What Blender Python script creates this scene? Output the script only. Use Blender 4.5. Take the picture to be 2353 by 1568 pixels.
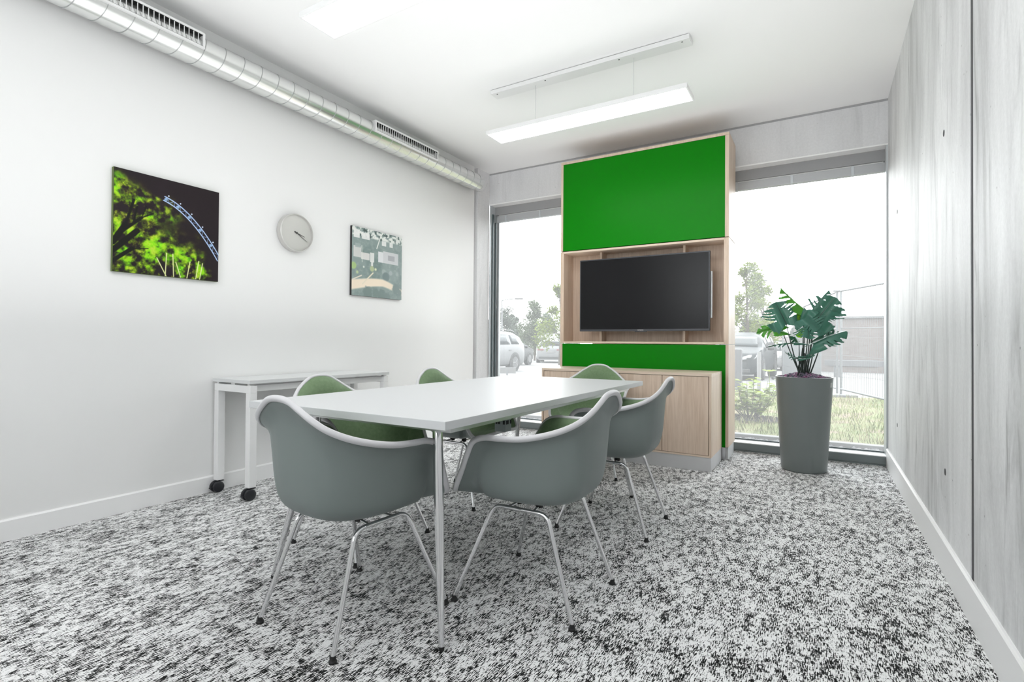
import bpy, bmesh, math, random
import numpy as np
from mathutils import Vector, Matrix

rnd = random.Random(7)
PI = math.pi
scene = bpy.context.scene
for o in list(bpy.data.objects):
    bpy.data.objects.remove(o, do_unlink=True)
COL = scene.collection

# ------------------------------------------------------------------ camera
FPX, YAW, PIT, ROLL, CX, CY = 1192.0, 30.8, 0.58, 0.41, 1176.5, 774.7
CAM_H = 0.99
a_, b_, c_ = [math.radians(v) for v in (YAW, PIT, ROLL)]
Rz = Matrix(((math.cos(a_), math.sin(a_), 0), (-math.sin(a_), math.cos(a_), 0), (0, 0, 1)))
Mm = Matrix(((1, 0, 0), (0, 0, -1), (0, 1, 0)))
Rx = Matrix(((1, 0, 0), (0, math.cos(b_), math.sin(b_)), (0, -math.sin(b_), math.cos(b_))))
Rr = Matrix(((math.cos(c_), -math.sin(c_), 0), (math.sin(c_), math.cos(c_), 0), (0, 0, 1)))
RW = Rr @ Rx @ Mm @ Rz
cam_data = bpy.data.cameras.new('camera')
cam = bpy.data.objects.new('camera', cam_data)
COL.objects.link(cam)
m3 = Matrix((RW[0], -Vector(RW[1]), -Vector(RW[2]))).transposed()
cam.matrix_world = Matrix.Translation((0, 0, CAM_H)) @ m3.to_4x4()
cam_data.sensor_width = 36.0
cam_data.lens = FPX / 2353 * 36.0
cam_data.shift_x = 0.0
cam_data.shift_y = (CY - 784.0) / 2353
cam_data.clip_start = 0.02
cam_data.clip_end = 500
scene.camera = cam

# ------------------------------------------------------------------ world, lights, exposure
SKY = 6.0
w = bpy.data.worlds.new('overcast_sky')
scene.world = w
w.use_nodes = True
nt = w.node_tree
nt.nodes.clear()
wo = nt.nodes.new('ShaderNodeOutputWorld')
bg = nt.nodes.new('ShaderNodeBackground')
tc = nt.nodes.new('ShaderNodeTexCoord')
mp = nt.nodes.new('ShaderNodeMapping'); mp.inputs['Scale'].default_value = (1.2, 1.2, 5)
nz = nt.nodes.new('ShaderNodeTexNoise'); nz.inputs['Scale'].default_value = 2.2; nz.inputs['Detail'].default_value = 4
cr = nt.nodes.new('ShaderNodeValToRGB')
cr.color_ramp.elements[0].position = .35; cr.color_ramp.elements[0].color = (.90, .92, .94, 1)
cr.color_ramp.elements[1].position = .7; cr.color_ramp.elements[1].color = (1, 1, 1, 1)
nt.links.new(tc.outputs['Generated'], mp.inputs['Vector'])
nt.links.new(mp.outputs[0], nz.inputs['Vector'])
nt.links.new(nz.outputs['Fac'], cr.inputs[0])
nt.links.new(cr.outputs[0], bg.inputs['Color'])
bg.inputs['Strength'].default_value = SKY
nt.links.new(bg.outputs[0], wo.inputs[0])
LUMINAIRE = 8.0
def area_light(name, loc, rot, sx, sy, energy):
    ld = bpy.data.lights.new(name, 'AREA'); ld.shape = 'RECTANGLE'; ld.size = sx; ld.size_y = sy; ld.energy = energy
    lo = bpy.data.objects.new(name, ld); COL.objects.link(lo); lo.location = loc; lo.rotation_euler = rot
    return lo
# added fill light without a fitting, aimed up to brighten the ceiling
cw = area_light('ceiling_fill_light', (-1.5, 2.0, .95), (PI, 0, 0), 3.2, 5.2, 39)
cw.data.spread = math.radians(155)
scene.view_settings.view_transform = 'Standard'
scene.view_settings.look = 'None'
scene.view_settings.exposure = 0.30
scene.view_settings.gamma = 1.0
scene.view_settings.use_curve_mapping = False
scene.cycles.max_bounces = 10
scene.cycles.diffuse_bounces = 6
scene.cycles.glossy_bounces = 5
scene.cycles.transparent_max_bounces = 24
scene.cycles.caustics_reflective = False
scene.cycles.caustics_refractive = False
scene.cycles.sample_clamp_indirect = 6.0

# ------------------------------------------------------------------ materials
MATS = {}
def mat(name, color=(.8, .8, .8), rough=.5, metal=0.0, spec=.5, emit=None, es=0, coat=0.0, build=None):
    if name in MATS: return MATS[name]
    m = bpy.data.materials.new(name); m.use_nodes = True
    n = m.node_tree; b = n.nodes['Principled BSDF']
    b.inputs['Base Color'].default_value = (*color, 1)
    b.inputs['Roughness'].default_value = rough
    b.inputs['Metallic'].default_value = metal
    b.inputs['Specular IOR Level'].default_value = spec
    b.inputs['Coat Weight'].default_value = coat
    if emit:
        b.inputs['Emission Color'].default_value = (*emit, 1); b.inputs['Emission Strength'].default_value = es
    if build: build(n, b)
    MATS[name] = m
    return m
def N(n, t, **k):
    x = n.nodes.new(t)
    for a, v in k.items():
        if a.startswith('i_'): x.inputs[a[2:].replace('_', ' ')].default_value = v
        else: setattr(x, a, v)
    return x
def ramp(n, src, stops):
    r = n.nodes.new('ShaderNodeValToRGB'); e = r.color_ramp.elements
    while len(e) < len(stops): e.new(.5)
    for k, (p, c) in enumerate(stops):
        e[k].position = p; e[k].color = (c, c, c, 1) if isinstance(c, (int, float)) else (*c, 1)
    n.links.new(src, r.inputs[0]); return r
def noise(n, scale=(1, 1, 1), s=1.0, detail=4, rough=.55, dist=0.0, coord='Object', loc=(0, 0, 0)):
    t = N(n, 'ShaderNodeTexCoord'); mpn = N(n, 'ShaderNodeMapping')
    mpn.inputs['Scale'].default_value = scale; mpn.inputs['Location'].default_value = loc
    x = N(n, 'ShaderNodeTexNoise'); x.inputs['Scale'].default_value = s; x.inputs['Detail'].default_value = detail
    x.inputs['Roughness'].default_value = rough; x.inputs['Distortion'].default_value = dist
    n.links.new(t.outputs[coord], mpn.inputs[0]); n.links.new(mpn.outputs[0], x.inputs['Vector'])
    return x
def math_(n, op, a, b_=None, c=None):
    x = N(n, 'ShaderNodeMath', operation=op)
    for i, v in enumerate((a, b_, c)):
        if v is None: continue
        if isinstance(v, (int, float)): x.inputs[i].default_value = v
        else: n.links.new(v, x.inputs[i])
    return x.outputs[0]
def mixc(n, f, c1, c2, blend='MIX'):
    x = N(n, 'ShaderNodeMix', data_type='RGBA', blend_type=blend)
    for i, v in ((0, f), (6, c1), (7, c2)):
        if isinstance(v, (int, float)): x.inputs[i].default_value = v
        elif isinstance(v, tuple): x.inputs[i].default_value = (*v, 1)
        else: n.links.new(v, x.inputs[i])
    return x.outputs[2]
def bump(n, b, h, st=.2, d=.01):
    x = N(n, 'ShaderNodeBump'); x.inputs['Strength'].default_value = st; x.inputs['Distance'].default_value = d
    n.links.new(h, x.inputs['Height']); n.links.new(x.outputs[0], b.inputs['Normal'])

def b_paint(n, b):
    x = noise(n, s=180, detail=2); bump(n, b, x.outputs['Fac'], .05, .002)
M_wall = mat('white_wall_paint', (.79, .79, .785), .65, spec=.3, build=b_paint)
M_ceil = mat('white_ceiling_paint', (.90, .90, .90), .7, spec=.2, build=b_paint)
M_base = mat('white_baseboard_lacquer', (.84, .84, .84), .35)

def b_carpet(n, b):
    s1 = noise(n, (300, 46, 1), 1, 2, .5, .15)
    s2 = noise(n, (60, 280, 1), 1, 2, .5, .15, loc=(3, 7, 0))
    s3 = noise(n, (700, 300, 1), 1, 1, .5, loc=(8, 1, 0))
    bl = noise(n, (38, 15, 1), 1, 2, .6, loc=(2, 5, 0))
    big = noise(n, (7, 4.5, 1), 1, 3, .55, loc=(9, 4, 0))
    v = math_(n, 'MULTIPLY', s1.outputs['Fac'], .56)
    v = math_(n, 'MULTIPLY_ADD', s2.outputs['Fac'], .26, v)
    v = math_(n, 'MULTIPLY_ADD', s3.outputs['Fac'], .18, v)
    o = math_(n, 'MULTIPLY_ADD', bl.outputs['Fac'], .34, -.17)
    o = math_(n, 'ADD', o, math_(n, 'MULTIPLY_ADD', big.outputs['Fac'], .15, -.075))
    v = math_(n, 'ADD', v, o)
    b.inputs['Sheen Weight'].default_value = .15; b.inputs['Sheen Roughness'].default_value = .35
    r = ramp(n, v, [(.446, .004), (.472, .04), (.490, .48), (.514, .82)])
    n.links.new(r.outputs[0], b.inputs['Base Color'])
    bump(n, b, v, .5, .006)
M_carpet = mat('grey_flecked_carpet', (.5, .5, .5), .95, spec=.1, build=b_carpet)

def concrete_build(stain, col, seed):
    def f(n, b):
        big = noise(n, (1.2, 1.6, .35), 1, 5, .6, loc=(seed, 0, 0))
        st = noise(n, (3.6, 3.6, .95), 1, 5, .62, .9, loc=(seed * 2, 3, 0))
        st2 = noise(n, (11, 11, 1.35), 1, 4, .6, .7, loc=(seed, 9, 2))
        msk = noise(n, (1.5, 2.0, .9), 1, 3, .5, loc=(seed * 3, 1, 5))
        fine = noise(n, (60, 60, 60), 1, 4, .7)
        f1a = ramp(n, st.outputs['Fac'], [(.32, 1 - stain * .75), (.46, 1 - stain * .35), (.62, 1.0)])
        f2a = ramp(n, st2.outputs['Fac'], [(.30, 1 - stain * 1.25), (.38, 1 - stain * .55), (.47, 1.0)])
        mk = ramp(n, msk.outputs['Fac'], [(.40, 0.0), (.58, 1.0)])
        f1 = N(n, 'ShaderNodeMix', data_type='RGBA'); f1.inputs[0].default_value = 1.0; f1.inputs[6].default_value = (1, 1, 1, 1); n.links.new(f1a.outputs[0], f1.inputs[7])
        f2 = N(n, 'ShaderNodeMix', data_type='RGBA'); n.links.new(mk.outputs[0], f2.inputs[0]); f2.inputs[6].default_value = (1, 1, 1, 1); n.links.new(f2a.outputs[0], f2.inputs[7])
        f3 = ramp(n, big.outputs['Fac'], [(.3, .88), (.65, 1.0)])
        f4 = ramp(n, fine.outputs['Fac'], [(.3, .93), (.7, 1.03)])
        c = mixc(n, 1.0, f1.outputs[2], f2.outputs[2], 'MULTIPLY')
        c = mixc(n, 1.0, c, f3.outputs[0], 'MULTIPLY')
        c = mixc(n, 1.0, c, f4.outputs[0], 'MULTIPLY')
        c = mixc(n, 1.0, c, col, 'MULTIPLY')
        # pin holes
        t = N(n, 'ShaderNodeTexCoord'); v = N(n, 'ShaderNodeTexVoronoi'); v.inputs['Scale'].default_value = 16
        n.links.new(t.outputs['Object'], v.inputs['Vector'])
        h = ramp(n, v.outputs['Distance'], [(.05, 0.0), (.075, 1.0)])
        wn = noise(n, (3, 3, 3), 1, 1); g = ramp(n, wn.outputs['Fac'], [(.55, 1.0), (.62, 0.0)])
        hh = math_(n, 'MAXIMUM', h.outputs[0], g.outputs[0])
        c = mixc(n, hh, tuple(x * .35 for x in col), c)
        n.links.new(c, b.inputs['Base Color'])
        bump(n, b, fine.outputs['Fac'], .12, .003)
    return f
M_conc_r = mat('streaked_fairface_concrete', rough=.55, spec=.3, build=concrete_build(.40, (.78, .785, .79), 3))
M_conc_b = mat('pale_beam_concrete', rough=.7, spec=.2, build=concrete_build(.10, (.80, .80, .81), 11))
M_joint = mat('dark_joint', (.06, .06, .065), .8)

def wood_build(c1, c2, axis):
    def f(n, b):
        sc = {'z': (26, 26, 1.3), 'x': (1.3, 26, 26)}[axis]
        g = noise(n, sc, 1, 5, .6, 1.2)
        g2 = noise(n, tuple(v * 5 for v in sc), 1, 3, .6)
        v = math_(n, 'MULTIPLY_ADD', g2.outputs['Fac'], .35, math_(n, 'MULTIPLY', g.outputs['Fac'], .65))
        r = ramp(n, v, [(.36, c1), (.6, c2)])
        n.links.new(r.outputs[0], b.inputs['Base Color'])
        bump(n, b, v, .04, .002)
    return f
M_wood = mat('light_oak_veneer', rough=.42, spec=.4, build=wood_build((.58, .44, .33), (.72, .58, .465), 'z'))
M_woodx = mat('light_oak_veneer_horizontal', rough=.42, spec=.4, build=wood_build((.64, .50, .39), (.76, .63, .51), 'x'))
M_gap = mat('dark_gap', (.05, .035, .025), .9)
M_green = mat('green_lacquer_panel', (.001, .205, .001), .34, spec=.14)
M_alu = mat('brushed_aluminium', (.72, .73, .74), .35, metal=.9)
M_sill = mat('grey_aluminium_profile', (.20, .225, .23), .4, metal=.2)
M_frame = mat('silver_window_frame', (.60, .63, .65), .35, metal=.35)
M_frame_d = mat('dark_window_gasket', (.10, .13, .14), .5)
M_blindbox = mat('grey_blind_housing', (.33, .33, .335), .55)
M_blind = mat('grey_blind_slat', (.52, .53, .545), .4, metal=.2)
M_white = mat('white_laminate', (.66, .67, .675), .42, spec=.45)
M_whitem = mat('white_powder_coated_steel', (.82, .82, .82), .38)
M_chrome = mat('polished_chrome', (.78, .78, .79), .07, metal=1.0)
M_black = mat('black_plastic', (.012, .013, .017), .38)
M_rubber = mat('black_rubber', (.015, .015, .015), .7)
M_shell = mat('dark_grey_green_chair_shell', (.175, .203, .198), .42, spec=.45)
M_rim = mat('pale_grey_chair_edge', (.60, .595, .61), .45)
def b_fab(n, b):
    x = noise(n, (900, 900, 900), 1, 2); y = noise(n, (60, 60, 60), 1, 3)
    v = math_(n, 'MULTIPLY_ADD', y.outputs['Fac'], .4, math_(n, 'MULTIPLY', x.outputs['Fac'], .6))
    r = ramp(n, v, [(.3, (.11, .18, .085)), (.7, (.20, .285, .165))])
    n.links.new(r.outputs[0], b.inputs['Base Color']); bump(n, b, x.outputs['Fac'], .3, .001)
    b.inputs['Sheen Weight'].default_value = .25
M_fabric = mat('green_wool_upholstery', rough=.8, spec=.25, build=b_fab)
M_screen = mat('black_screen_glass', (.006, .006, .007), .25, spec=.22)
M_tvbezel = mat('dark_grey_bezel', (.045, .047, .055), .35)
M_duct = mat('galvanised_duct', (.80, .81, .80), .24, metal=.85)
M_ductseam = mat('duct_seam', (.45, .46, .46), .4, metal=.7)
M_grille = mat('white_grille_steel', (.80, .80, .80), .4, metal=.1)
M_dark = mat('dark_interior', (.008, .008, .008), .9)
M_pot = mat('grey_planter_plastic', (.16, .18, .178), .32, spec=.45)
M_diff = mat('luminaire_diffuser', (.85, .85, .85), .5, emit=(1, 1, 1), es=LUMINAIRE)
M_label = mat('white_print', (.8, .8, .8), .5)

def b_glass(n, b):
    out = n.nodes['Material Output']; n.nodes.remove(b)
    tr = N(n, 'ShaderNodeBsdfTransparent'); tr.inputs[0].default_value = (.97, .985, .985, 1)
    tl = N(n, 'ShaderNodeBsdfTranslucent'); tl.inputs[0].default_value = (.95, .96, .97, 1)
    gl = N(n, 'ShaderNodeBsdfGlossy'); gl.inputs['Roughness'].default_value = .02
    m1 = N(n, 'ShaderNodeMixShader'); m1.inputs[0].default_value = .065  # small translucent share gives a milky veil standing in for outdoor haze
    n.links.new(tr.outputs[0], m1.inputs[1]); n.links.new(tl.outputs[0], m1.inputs[2])
    fr = N(n, 'ShaderNodeFresnel'); fr.inputs[0].default_value = 1.25
    m2 = N(n, 'ShaderNodeMixShader'); n.links.new(fr.outputs[0], m2.inputs[0])
    n.links.new(m1.outputs[0], m2.inputs[1]); n.links.new(gl.outputs[0], m2.inputs[2])
    n.links.new(m2.outputs[0], out.inputs[0])
M_glass = mat('window_glass', build=b_glass)

def leaf_mat(name, top, trans, rough=.35, tw=.35):
    def f(n, b):
        out = n.nodes['Material Output']
        tl = N(n, 'ShaderNodeBsdfTranslucent'); tl.inputs[0].default_value = (*trans, 1)
        mx = N(n, 'ShaderNodeMixShader'); mx.inputs[0].default_value = tw
        x = noise(n, (20, 20, 20), 1, 3)
        c = mixc(n, x.outputs['Fac'], tuple(v * .7 for v in top), tuple(min(1, v * 1.3) for v in top))
        n.links.new(c, b.inputs['Base Color'])
        n.links.new(b.outputs[0], mx.inputs[1]); n.links.new(tl.outputs[0], mx.inputs[2]); n.links.new(mx.outputs[0], out.inputs[0])
    return mat(name, rough=rough, build=f)
M_leaf = leaf_mat('dark_teal_monstera_leaf', (.06, .19, .14), (.08, .32, .16), .28, .3)
M_leafg = leaf_mat('bright_green_monstera_leaf', (.09, .33, .04), (.20, .55, .03), .3, .4)
M_leafy = leaf_mat('yellow_green_monstera_leaf', (.18, .40, .01), (.50, .80, .01), .35, .6)
M_stem = mat('dark_green_stem', (.035, .055, .045), .45)

# ------------------------------------------------------------------ mesh helpers
class MB:
    def __init__(s): s.v = []; s.f = []
    def add(s, v, f):
        k = len(s.v); s.v += [tuple(p) for p in v]; s.f += [tuple(i + k for i in q) for q in f]; return s
    def box(s, x0, x1, y0, y1, z0, z1):
        v = [(x, y, z) for x in (x0, x1) for y in (y0, y1) for z in (z0, z1)]
        return s.add(v, [(0, 1, 3, 2), (4, 6, 7, 5), (0, 4, 5, 1), (2, 3, 7, 6), (0, 2, 6, 4), (1, 5, 7, 3)])
    def grid(s, P, cu=False, cv=False, flip=False):
        U, V = len(P), len(P[0]); v = [p for r in P for p in r]; f = []
        for i in range(U if cu else U - 1):
            for j in range(V if cv else V - 1):
                a, b, c, d = i * V + j, ((i + 1) % U) * V + j, ((i + 1) % U) * V + (j + 1) % V, i * V + (j + 1) % V
                f.append((a, d, c, b) if flip else (a, b, c, d))
        return s.add(v, f)
    def tube(s, path, r, n=12, closed=False, caps=True):
        P = [Vector(p) for p in path]; m = len(P)
        R = [r] * m if isinstance(r, (int, float)) else list(r)
        T = []
        for i in range(m):
            if closed: t = P[(i + 1) % m] - P[i - 1]
            else: t = P[min(i + 1, m - 1)] - P[max(i - 1, 0)]
            T.append(t.normalized())
        u = T[0].orthogonal().normalized(); rows = []
        for i in range(m):
            u = (u - T[i] * u.dot(T[i])).normalized(); w_ = T[i].cross(u)
            rows.append([tuple(P[i] + (u * math.cos(2 * PI * k / n) + w_ * math.sin(2 * PI * k / n)) * R[i]) for k in range(n)])
        base = len(s.v)
        s.grid(rows, cu=closed, cv=True)
        if caps and not closed:
            s.f.append(tuple(base + k for k in range(n))); s.f.append(tuple(base + (m - 1) * n + k for k in reversed(range(n))))
        return s
    def lathe(s, prof, n=32, c=(0, 0, 0), axis='z'):
        rows = []
        for (r, h) in prof:
            row = []
            for k in range(n):
                x, y = r * math.cos(2 * PI * k / n), r * math.sin(2 * PI * k / n)
                p = {'z': (x, y, h), 'x': (h, x, y), 'y': (x, h, y)}[axis]
                row.append((p[0] + c[0], p[1] + c[1], p[2] + c[2]))
            rows.append(row)
        base = len(s.v); s.grid(rows, cv=True)
        if prof[0][0] > 1e-6: s.f.append(tuple(base + k for k in range(n)))
        if prof[-1][0] > 1e-6: s.f.append(tuple(base + (len(prof) - 1) * n + k for k in range(n)))
        return s
    def cyl(s, p0, p1, r, n=16): return s.tube([p0, p1], r, n)
    def build(s, name, m, parent=None, smooth=False, bevel=0, seg=2, kind=None, angle=40, solid=0, sub=0, loc=None):
        me = bpy.data.meshes.new(name); me.from_pydata(s.v, [], s.f); me.update()
        bm = bmesh.new(); bm.from_mesh(me); bmesh.ops.recalc_face_normals(bm, faces=bm.faces); bm.to_mesh(me); bm.free()
        o = bpy.data.objects.new(name, me); COL.objects.link(o)
        me.materials.append(m)
        if smooth:
            for p in me.polygons: p.use_smooth = True
            if angle < 180:
                try: me.set_sharp_from_angle(angle=math.radians(angle))
                except Exception: pass
        if solid:
            d = o.modifiers.new('thickness', 'SOLIDIFY'); d.thickness = solid; d.offset = 0
        if sub:
            d = o.modifiers.new('smooth', 'SUBSURF'); d.levels = sub; d.render_levels = sub
        if bevel:
            d = o.modifiers.new('bevel', 'BEVEL'); d.width = bevel; d.segments = seg; d.limit_method = 'ANGLE'
        if parent: o.parent = parent
        if kind: o['kind'] = kind
        if loc: o.location = loc
        return o
def tag(o, label, cat, group=None, kind=None):
    o['label'] = label; o['category'] = cat
    if group: o['group'] = group
    if kind: o['kind'] = kind
    return o
def thing(name, label, cat, loc=(0, 0, 0), rz=0, group=None):
    o = bpy.data.objects.new(name, None); COL.objects.link(o); o.empty_display_size = .1
    o.location = loc; o.rotation_euler = (0, 0, rz); return tag(o, label, cat, group)
def struct(name, mb, m, label=None, **k):
    o = mb.build(name, m, **k); o['kind'] = 'structure'
    if label: o['label'] = label
    return o
def copy_tree(o, parent=None, first=True):
    c = o.copy(); COL.objects.link(c)
    if parent: c.parent = parent
    for ch in list(o.children):
        copy_tree(ch, c, False)
    return c
def text(name, body, size, m, parent, loc, rot, ext=.0006):
    cu = bpy.data.curves.new(name, 'FONT'); cu.body = body; cu.size = size; cu.extrude = ext
    cu.align_x = 'CENTER'; cu.align_y = 'CENTER'; cu.materials.append(m)
    tmp = bpy.data.objects.new('tmp_text', cu); COL.objects.link(tmp); bpy.context.view_layer.update()
    me = bpy.data.meshes.new_from_object(tmp.evaluated_get(bpy.context.evaluated_depsgraph_get())); bpy.data.objects.remove(tmp, do_unlink=True)
    o = bpy.data.objects.new(name, me); COL.objects.link(o); o.parent = parent; o.location = loc; o.rotation_euler = rot
    return o

XL, XR, YB, ZC = -3.432, 0.468, 5.20, 3.01
YR = -1.6   # rear of the room
# ------------------------------------------------------------------ room shell
fl = struct('floor', MB().box(XL - .3, XR + .15, YR, 5.42, -.12, 0), M_carpet, 'grey flecked carpet of the room')
struct('ceiling', MB().box(XL - .3, XR + .15, YR, 5.42, ZC, ZC + .2), M_ceil)
lw = struct('wall_left', MB().box(XL - .30, XL, YR, 4.885, 0, ZC), M_wall)
struct('trim_1', MB().box(XL - .30, XL - .045, 4.885, 4.95, 0, ZC), M_conc_b, 'narrow recessed concrete strip at the end of the left wall')
struct('trim_2', MB().box(XL - .30, XL + .004, 4.95, 5.20, 0, ZC), M_conc_b, 'pale concrete pier beside the left window')
# right wall: two concrete slabs with an open joint between them
rwm = MB().box(XR, XR + .15, YR, 2.439, 0, ZC).box(XR, XR + .15, 2.480, 5.42, 0, ZC).box(XR + .02, XR + .15, 2.438, 2.481, 0, ZC)
rw = struct('wall_right', rwm, M_conc_r)
jt = MB().box(XR + .0025, XR + .019, 2.4392, 2.4798, 0, ZC).build('joint', M_joint, rw)
for (yy, zz) in ((2.954, 1.934), (2.936, .434), (4.597, 1.945), (4.601, .418), (1.3, 1.94), (1.3, .43)):
    MB().lathe([(0, 0), (.015, 0), (.015, .0015), (0, .0015)], 20, (XR - .0012, yy, zz), 'x').build('tie_hole', M_joint, rw)
# back wall: beam and the pier behind the media tower
struct('wall_back', MB().box(XL + .004, XR, YB, YB + .17, 2.642, ZC).box(XL + .004, XR, YB + .17, YB + .22, 2.66, ZC)
       .box(-2.10, -.86, YB, YB + .22, 0, 2.642), M_conc_b)
struct('trim_3', MB().box(XL + .004, XR, YB - .002, YB + .01, 2.992, ZC), mat('shadow_gap_grey', (.38, .38, .39), .8), 'thin grey strip painted as the shadow gap between ceiling and beam')  # flat grey strip paints the shade of the gap under the ceiling
struct('trim_5', MB().box(XL + .004, XR, YB - .001, YB + .17, 2.630, 2.6419), M_ceil, 'white lining board under the concrete beam')
# rear wall behind the camera; its glazed opening is added to admit fill light
struct('wall_rear', MB().box(XL, XR, YR - .12, YR, 2.75, ZC).box(XL, XR, YR - .12, YR, 0, 1.5)
       .box(XL, -2.6, YR - .12, YR, 1.5, 2.75).box(-.35, XR, YR - .12, YR, 1.5, 2.75), M_wall)
w3 = struct('rear_fill_window', MB().box(-2.6, -2.54, YR - .09, YR - .03, 1.5, 2.75).box(-.41, -.35, YR - .09, YR - .03, 1.5, 2.75)
            .box(-1.51, -1.45, YR - .09, YR - .03, 1.5, 2.75), M_frame, 'unseen rear window added to let in fill light')
MB().box(-2.54, -.41, YR - .062, YR - .056, 1.5, 2.75).build('pane', M_glass, w3)
# skirting
def skirting(name, x, side, y0, y1, h, label):
    t = .014
    pr = [(0, 0), (t, 0), (t, h - .008), (t - .006, h), (0, h)]
    rows = [[(x + side * px, y, pz) for (px, pz) in pr] for y in (y0, y1)]
    m = MB().grid(rows, cv=True); m.f.append((0, 1, 2, 3, 4)); m.f.append((5, 6, 7, 8, 9))
    return struct(name, m, M_base, label)
skirting('baseboard_left', XL, 1, YR, 4.885, .105, 'white skirting along the white wall')
skirting('baseboard_right', XR, -1, YR, 5.195, .148, 'tall white skirting along the concrete wall')

def window(name, x0, x1, left_jamb, right_jamb):
    f = MB().box(x0, x1, 5.385, 5.42, 2.52, 2.642)
    o = struct(name, f, M_blindbox)
    # sill / bottom profile
    MB().box(x0, x1, YB, YB + .012, .012, .075).build('sill_front', M_sill, o, bevel=.001)
    MB().box(x0, x1, YB - .002, YB + .012, 0, .010).box(x0, x1, YB + .012, 5.36, 0, .066).build('sill_base', M_sill, o)
    MB().box(x0, x1, YB - .001, 5.345, .0752, .082).build('sill_top', M_whitem, o)
    MB().box(x0, x1, 5.345, 5.40, .03, .062).build('bottom_rail', M_frame, o, bevel=.002)
    MB().box(x0, x1, 5.35, 5.36, .083, .094).build('gasket', M_frame_d, o)
    # pane
    MB().box(x0 + .02, x1 - .005, 5.376, 5.382, .06, 2.62).build('pane', M_glass, o)
    # blind housing and raised slats
    b = MB().box(x0, x1, 5.31, 5.36, 2.532, 2.64).build('blind_housing', M_blindbox, o, bevel=.002)
    MB().box(x0 + .06, x1 - .02, 5.318, 5.324, 2.522, 2.530).build('blind_rail', M_whitem, o)
    s = MB()
    k = 0; z = 2.452
    while z < 2.518:
        s.box(x0 + .05, x1 - .01, 5.305, 5.35, z, z + .0050); z += .0055
    s.box(x0 + .05, x1 - .01, 5.303, 5.352, 2.444, 2.452)
    st = s.build('blind_slats', M_blind, o)
    st['label'] = 'grey slats of the raised blind'
    for xx in [x0 + .16 + i * .46 for i in range(int((x1 - x0 - .2) / .46) + 1)]:
        MB().box(xx, xx + .02, 5.300, 5.304, 2.440, 2.522).build('ladder_tape', M_frame, st)
    if left_jamb:
        j = MB().box(x0, x0 + .014, YB + .002, 5.385, .03, 2.64).build('jamb', M_frame, o)
        MB().box(x0 + .014, x0 + .030, 5.235, 5.262, .085, 2.53).box(x0 + .014, x0 + .032, 5.30, 5.325, .085, 2.44).build('guide_rail', M_frame_d, o)
        MB().box(x0 + .014, x0 + .05, 5.345, 5.385, .06, 2.62).build('stile', M_frame, o, bevel=.002)
        MB().tube([(x0 + .045, 5.30, 2.50), (x0 + .05, 5.296, 1.9), (x0 + .04, 5.298, 1.45), (x0 + .05, 5.296, 1.40)], .0015, 6).build('cord', M_whitem, o)
    if right_jamb:
        MB().box(x1 - .012, x1, YB + .002, 5.385, .03, 2.64).build('jamb', M_frame, o)
    return o
window('window_1', XL + .004, -2.10, True, False)
window('window_2', -.86, XR, False, True)

# flat flap in the carpet near the right window
tg = MB().box(.135, .345, 4.742, 4.746, .0, .0012).box(.135, .138, 4.742, 4.86, .0, .001).box(.342, .345, 4.742, 4.86, .0, .001)
tag(tg.build('floor_hatch', M_joint), 'thin dark outline of a carpeted floor hatch before the right window', 'floor hatch')

# ------------------------------------------------------------------ spiral duct along the left wall
DX, DZ, DR = -3.338, 2.787, .0905
duct = thing('ventilation_duct', 'round galvanised spiral duct running under the ceiling above the white wall', 'duct', (DX, 0, DZ))
MB().lathe([(DR, YR + .01), (DR, 4.80), (DR * .97, 4.815), (0, 4.815)], 64, (0, 0, 0), 'y').build('duct_tube', M_duct, duct, smooth=True)
y = YR + .1
sm = MB()
while y < 4.78:
    pts = []
    for k in range(49):
        a = 2 * PI * k / 48
        pts.append(((DR + .0006) * math.cos(a), y + .125 * k / 48, (DR + .0006) * math.sin(a)))
    sm.tube(pts, .0021, 5, caps=False); y += .125
sm.build('spiral_seam', M_ductseam, duct, smooth=True)
def grille(y0, y1, lab):
    # diffuser box saddled on the room side of the duct
    cth = math.radians(-2)
    g = thing('duct_grille', lab, 'air grille', (DX, 0, DZ), 0, 'slotted grilles on the duct')
    X0 = DR - .035
    mg, X1 = .013, DR + .014
    fr = MB().box(X0, X1, y0 - mg, y1 + mg, .063, .063 + mg).box(X0, X1, y0 - mg, y1 + mg, -.007 - mg, -.007)
    fr.box(X0, X1, y0 - mg, y0, -.007, .063).box(X0, X1, y1, y1 + mg, -.007, .063)
    fr.build('grille_frame', M_grille, g, bevel=.001)
    MB().box(X0, X0 + .004, y0, y1, -.007, .063).build('damper', M_dark, g)
    MB().box(X0 + .004, X1 - .004, y0, y1, .060, .0628).box(X0 + .004, X1 - .004, y0, y1, -.0068, -.004).build('slot_lining', M_dark, g)
    s = MB(); n = int((y1 - y0) / .027)
    for k in range(1, n):
        yy = y0 + (y1 - y0) * k / n
        s.box(X1 - .006, X1 - .001, yy - .0016, yy + .0016, -.004, .060)
    s.build('grille_bars', M_grille, g)
    g.rotation_euler = (0, 0, 0)
    return g
grille(.70, 1.728, 'slotted white grille on the duct near the camera end')
grille(3.165, 3.975, 'slotted white grille on the duct near the window end')

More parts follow.
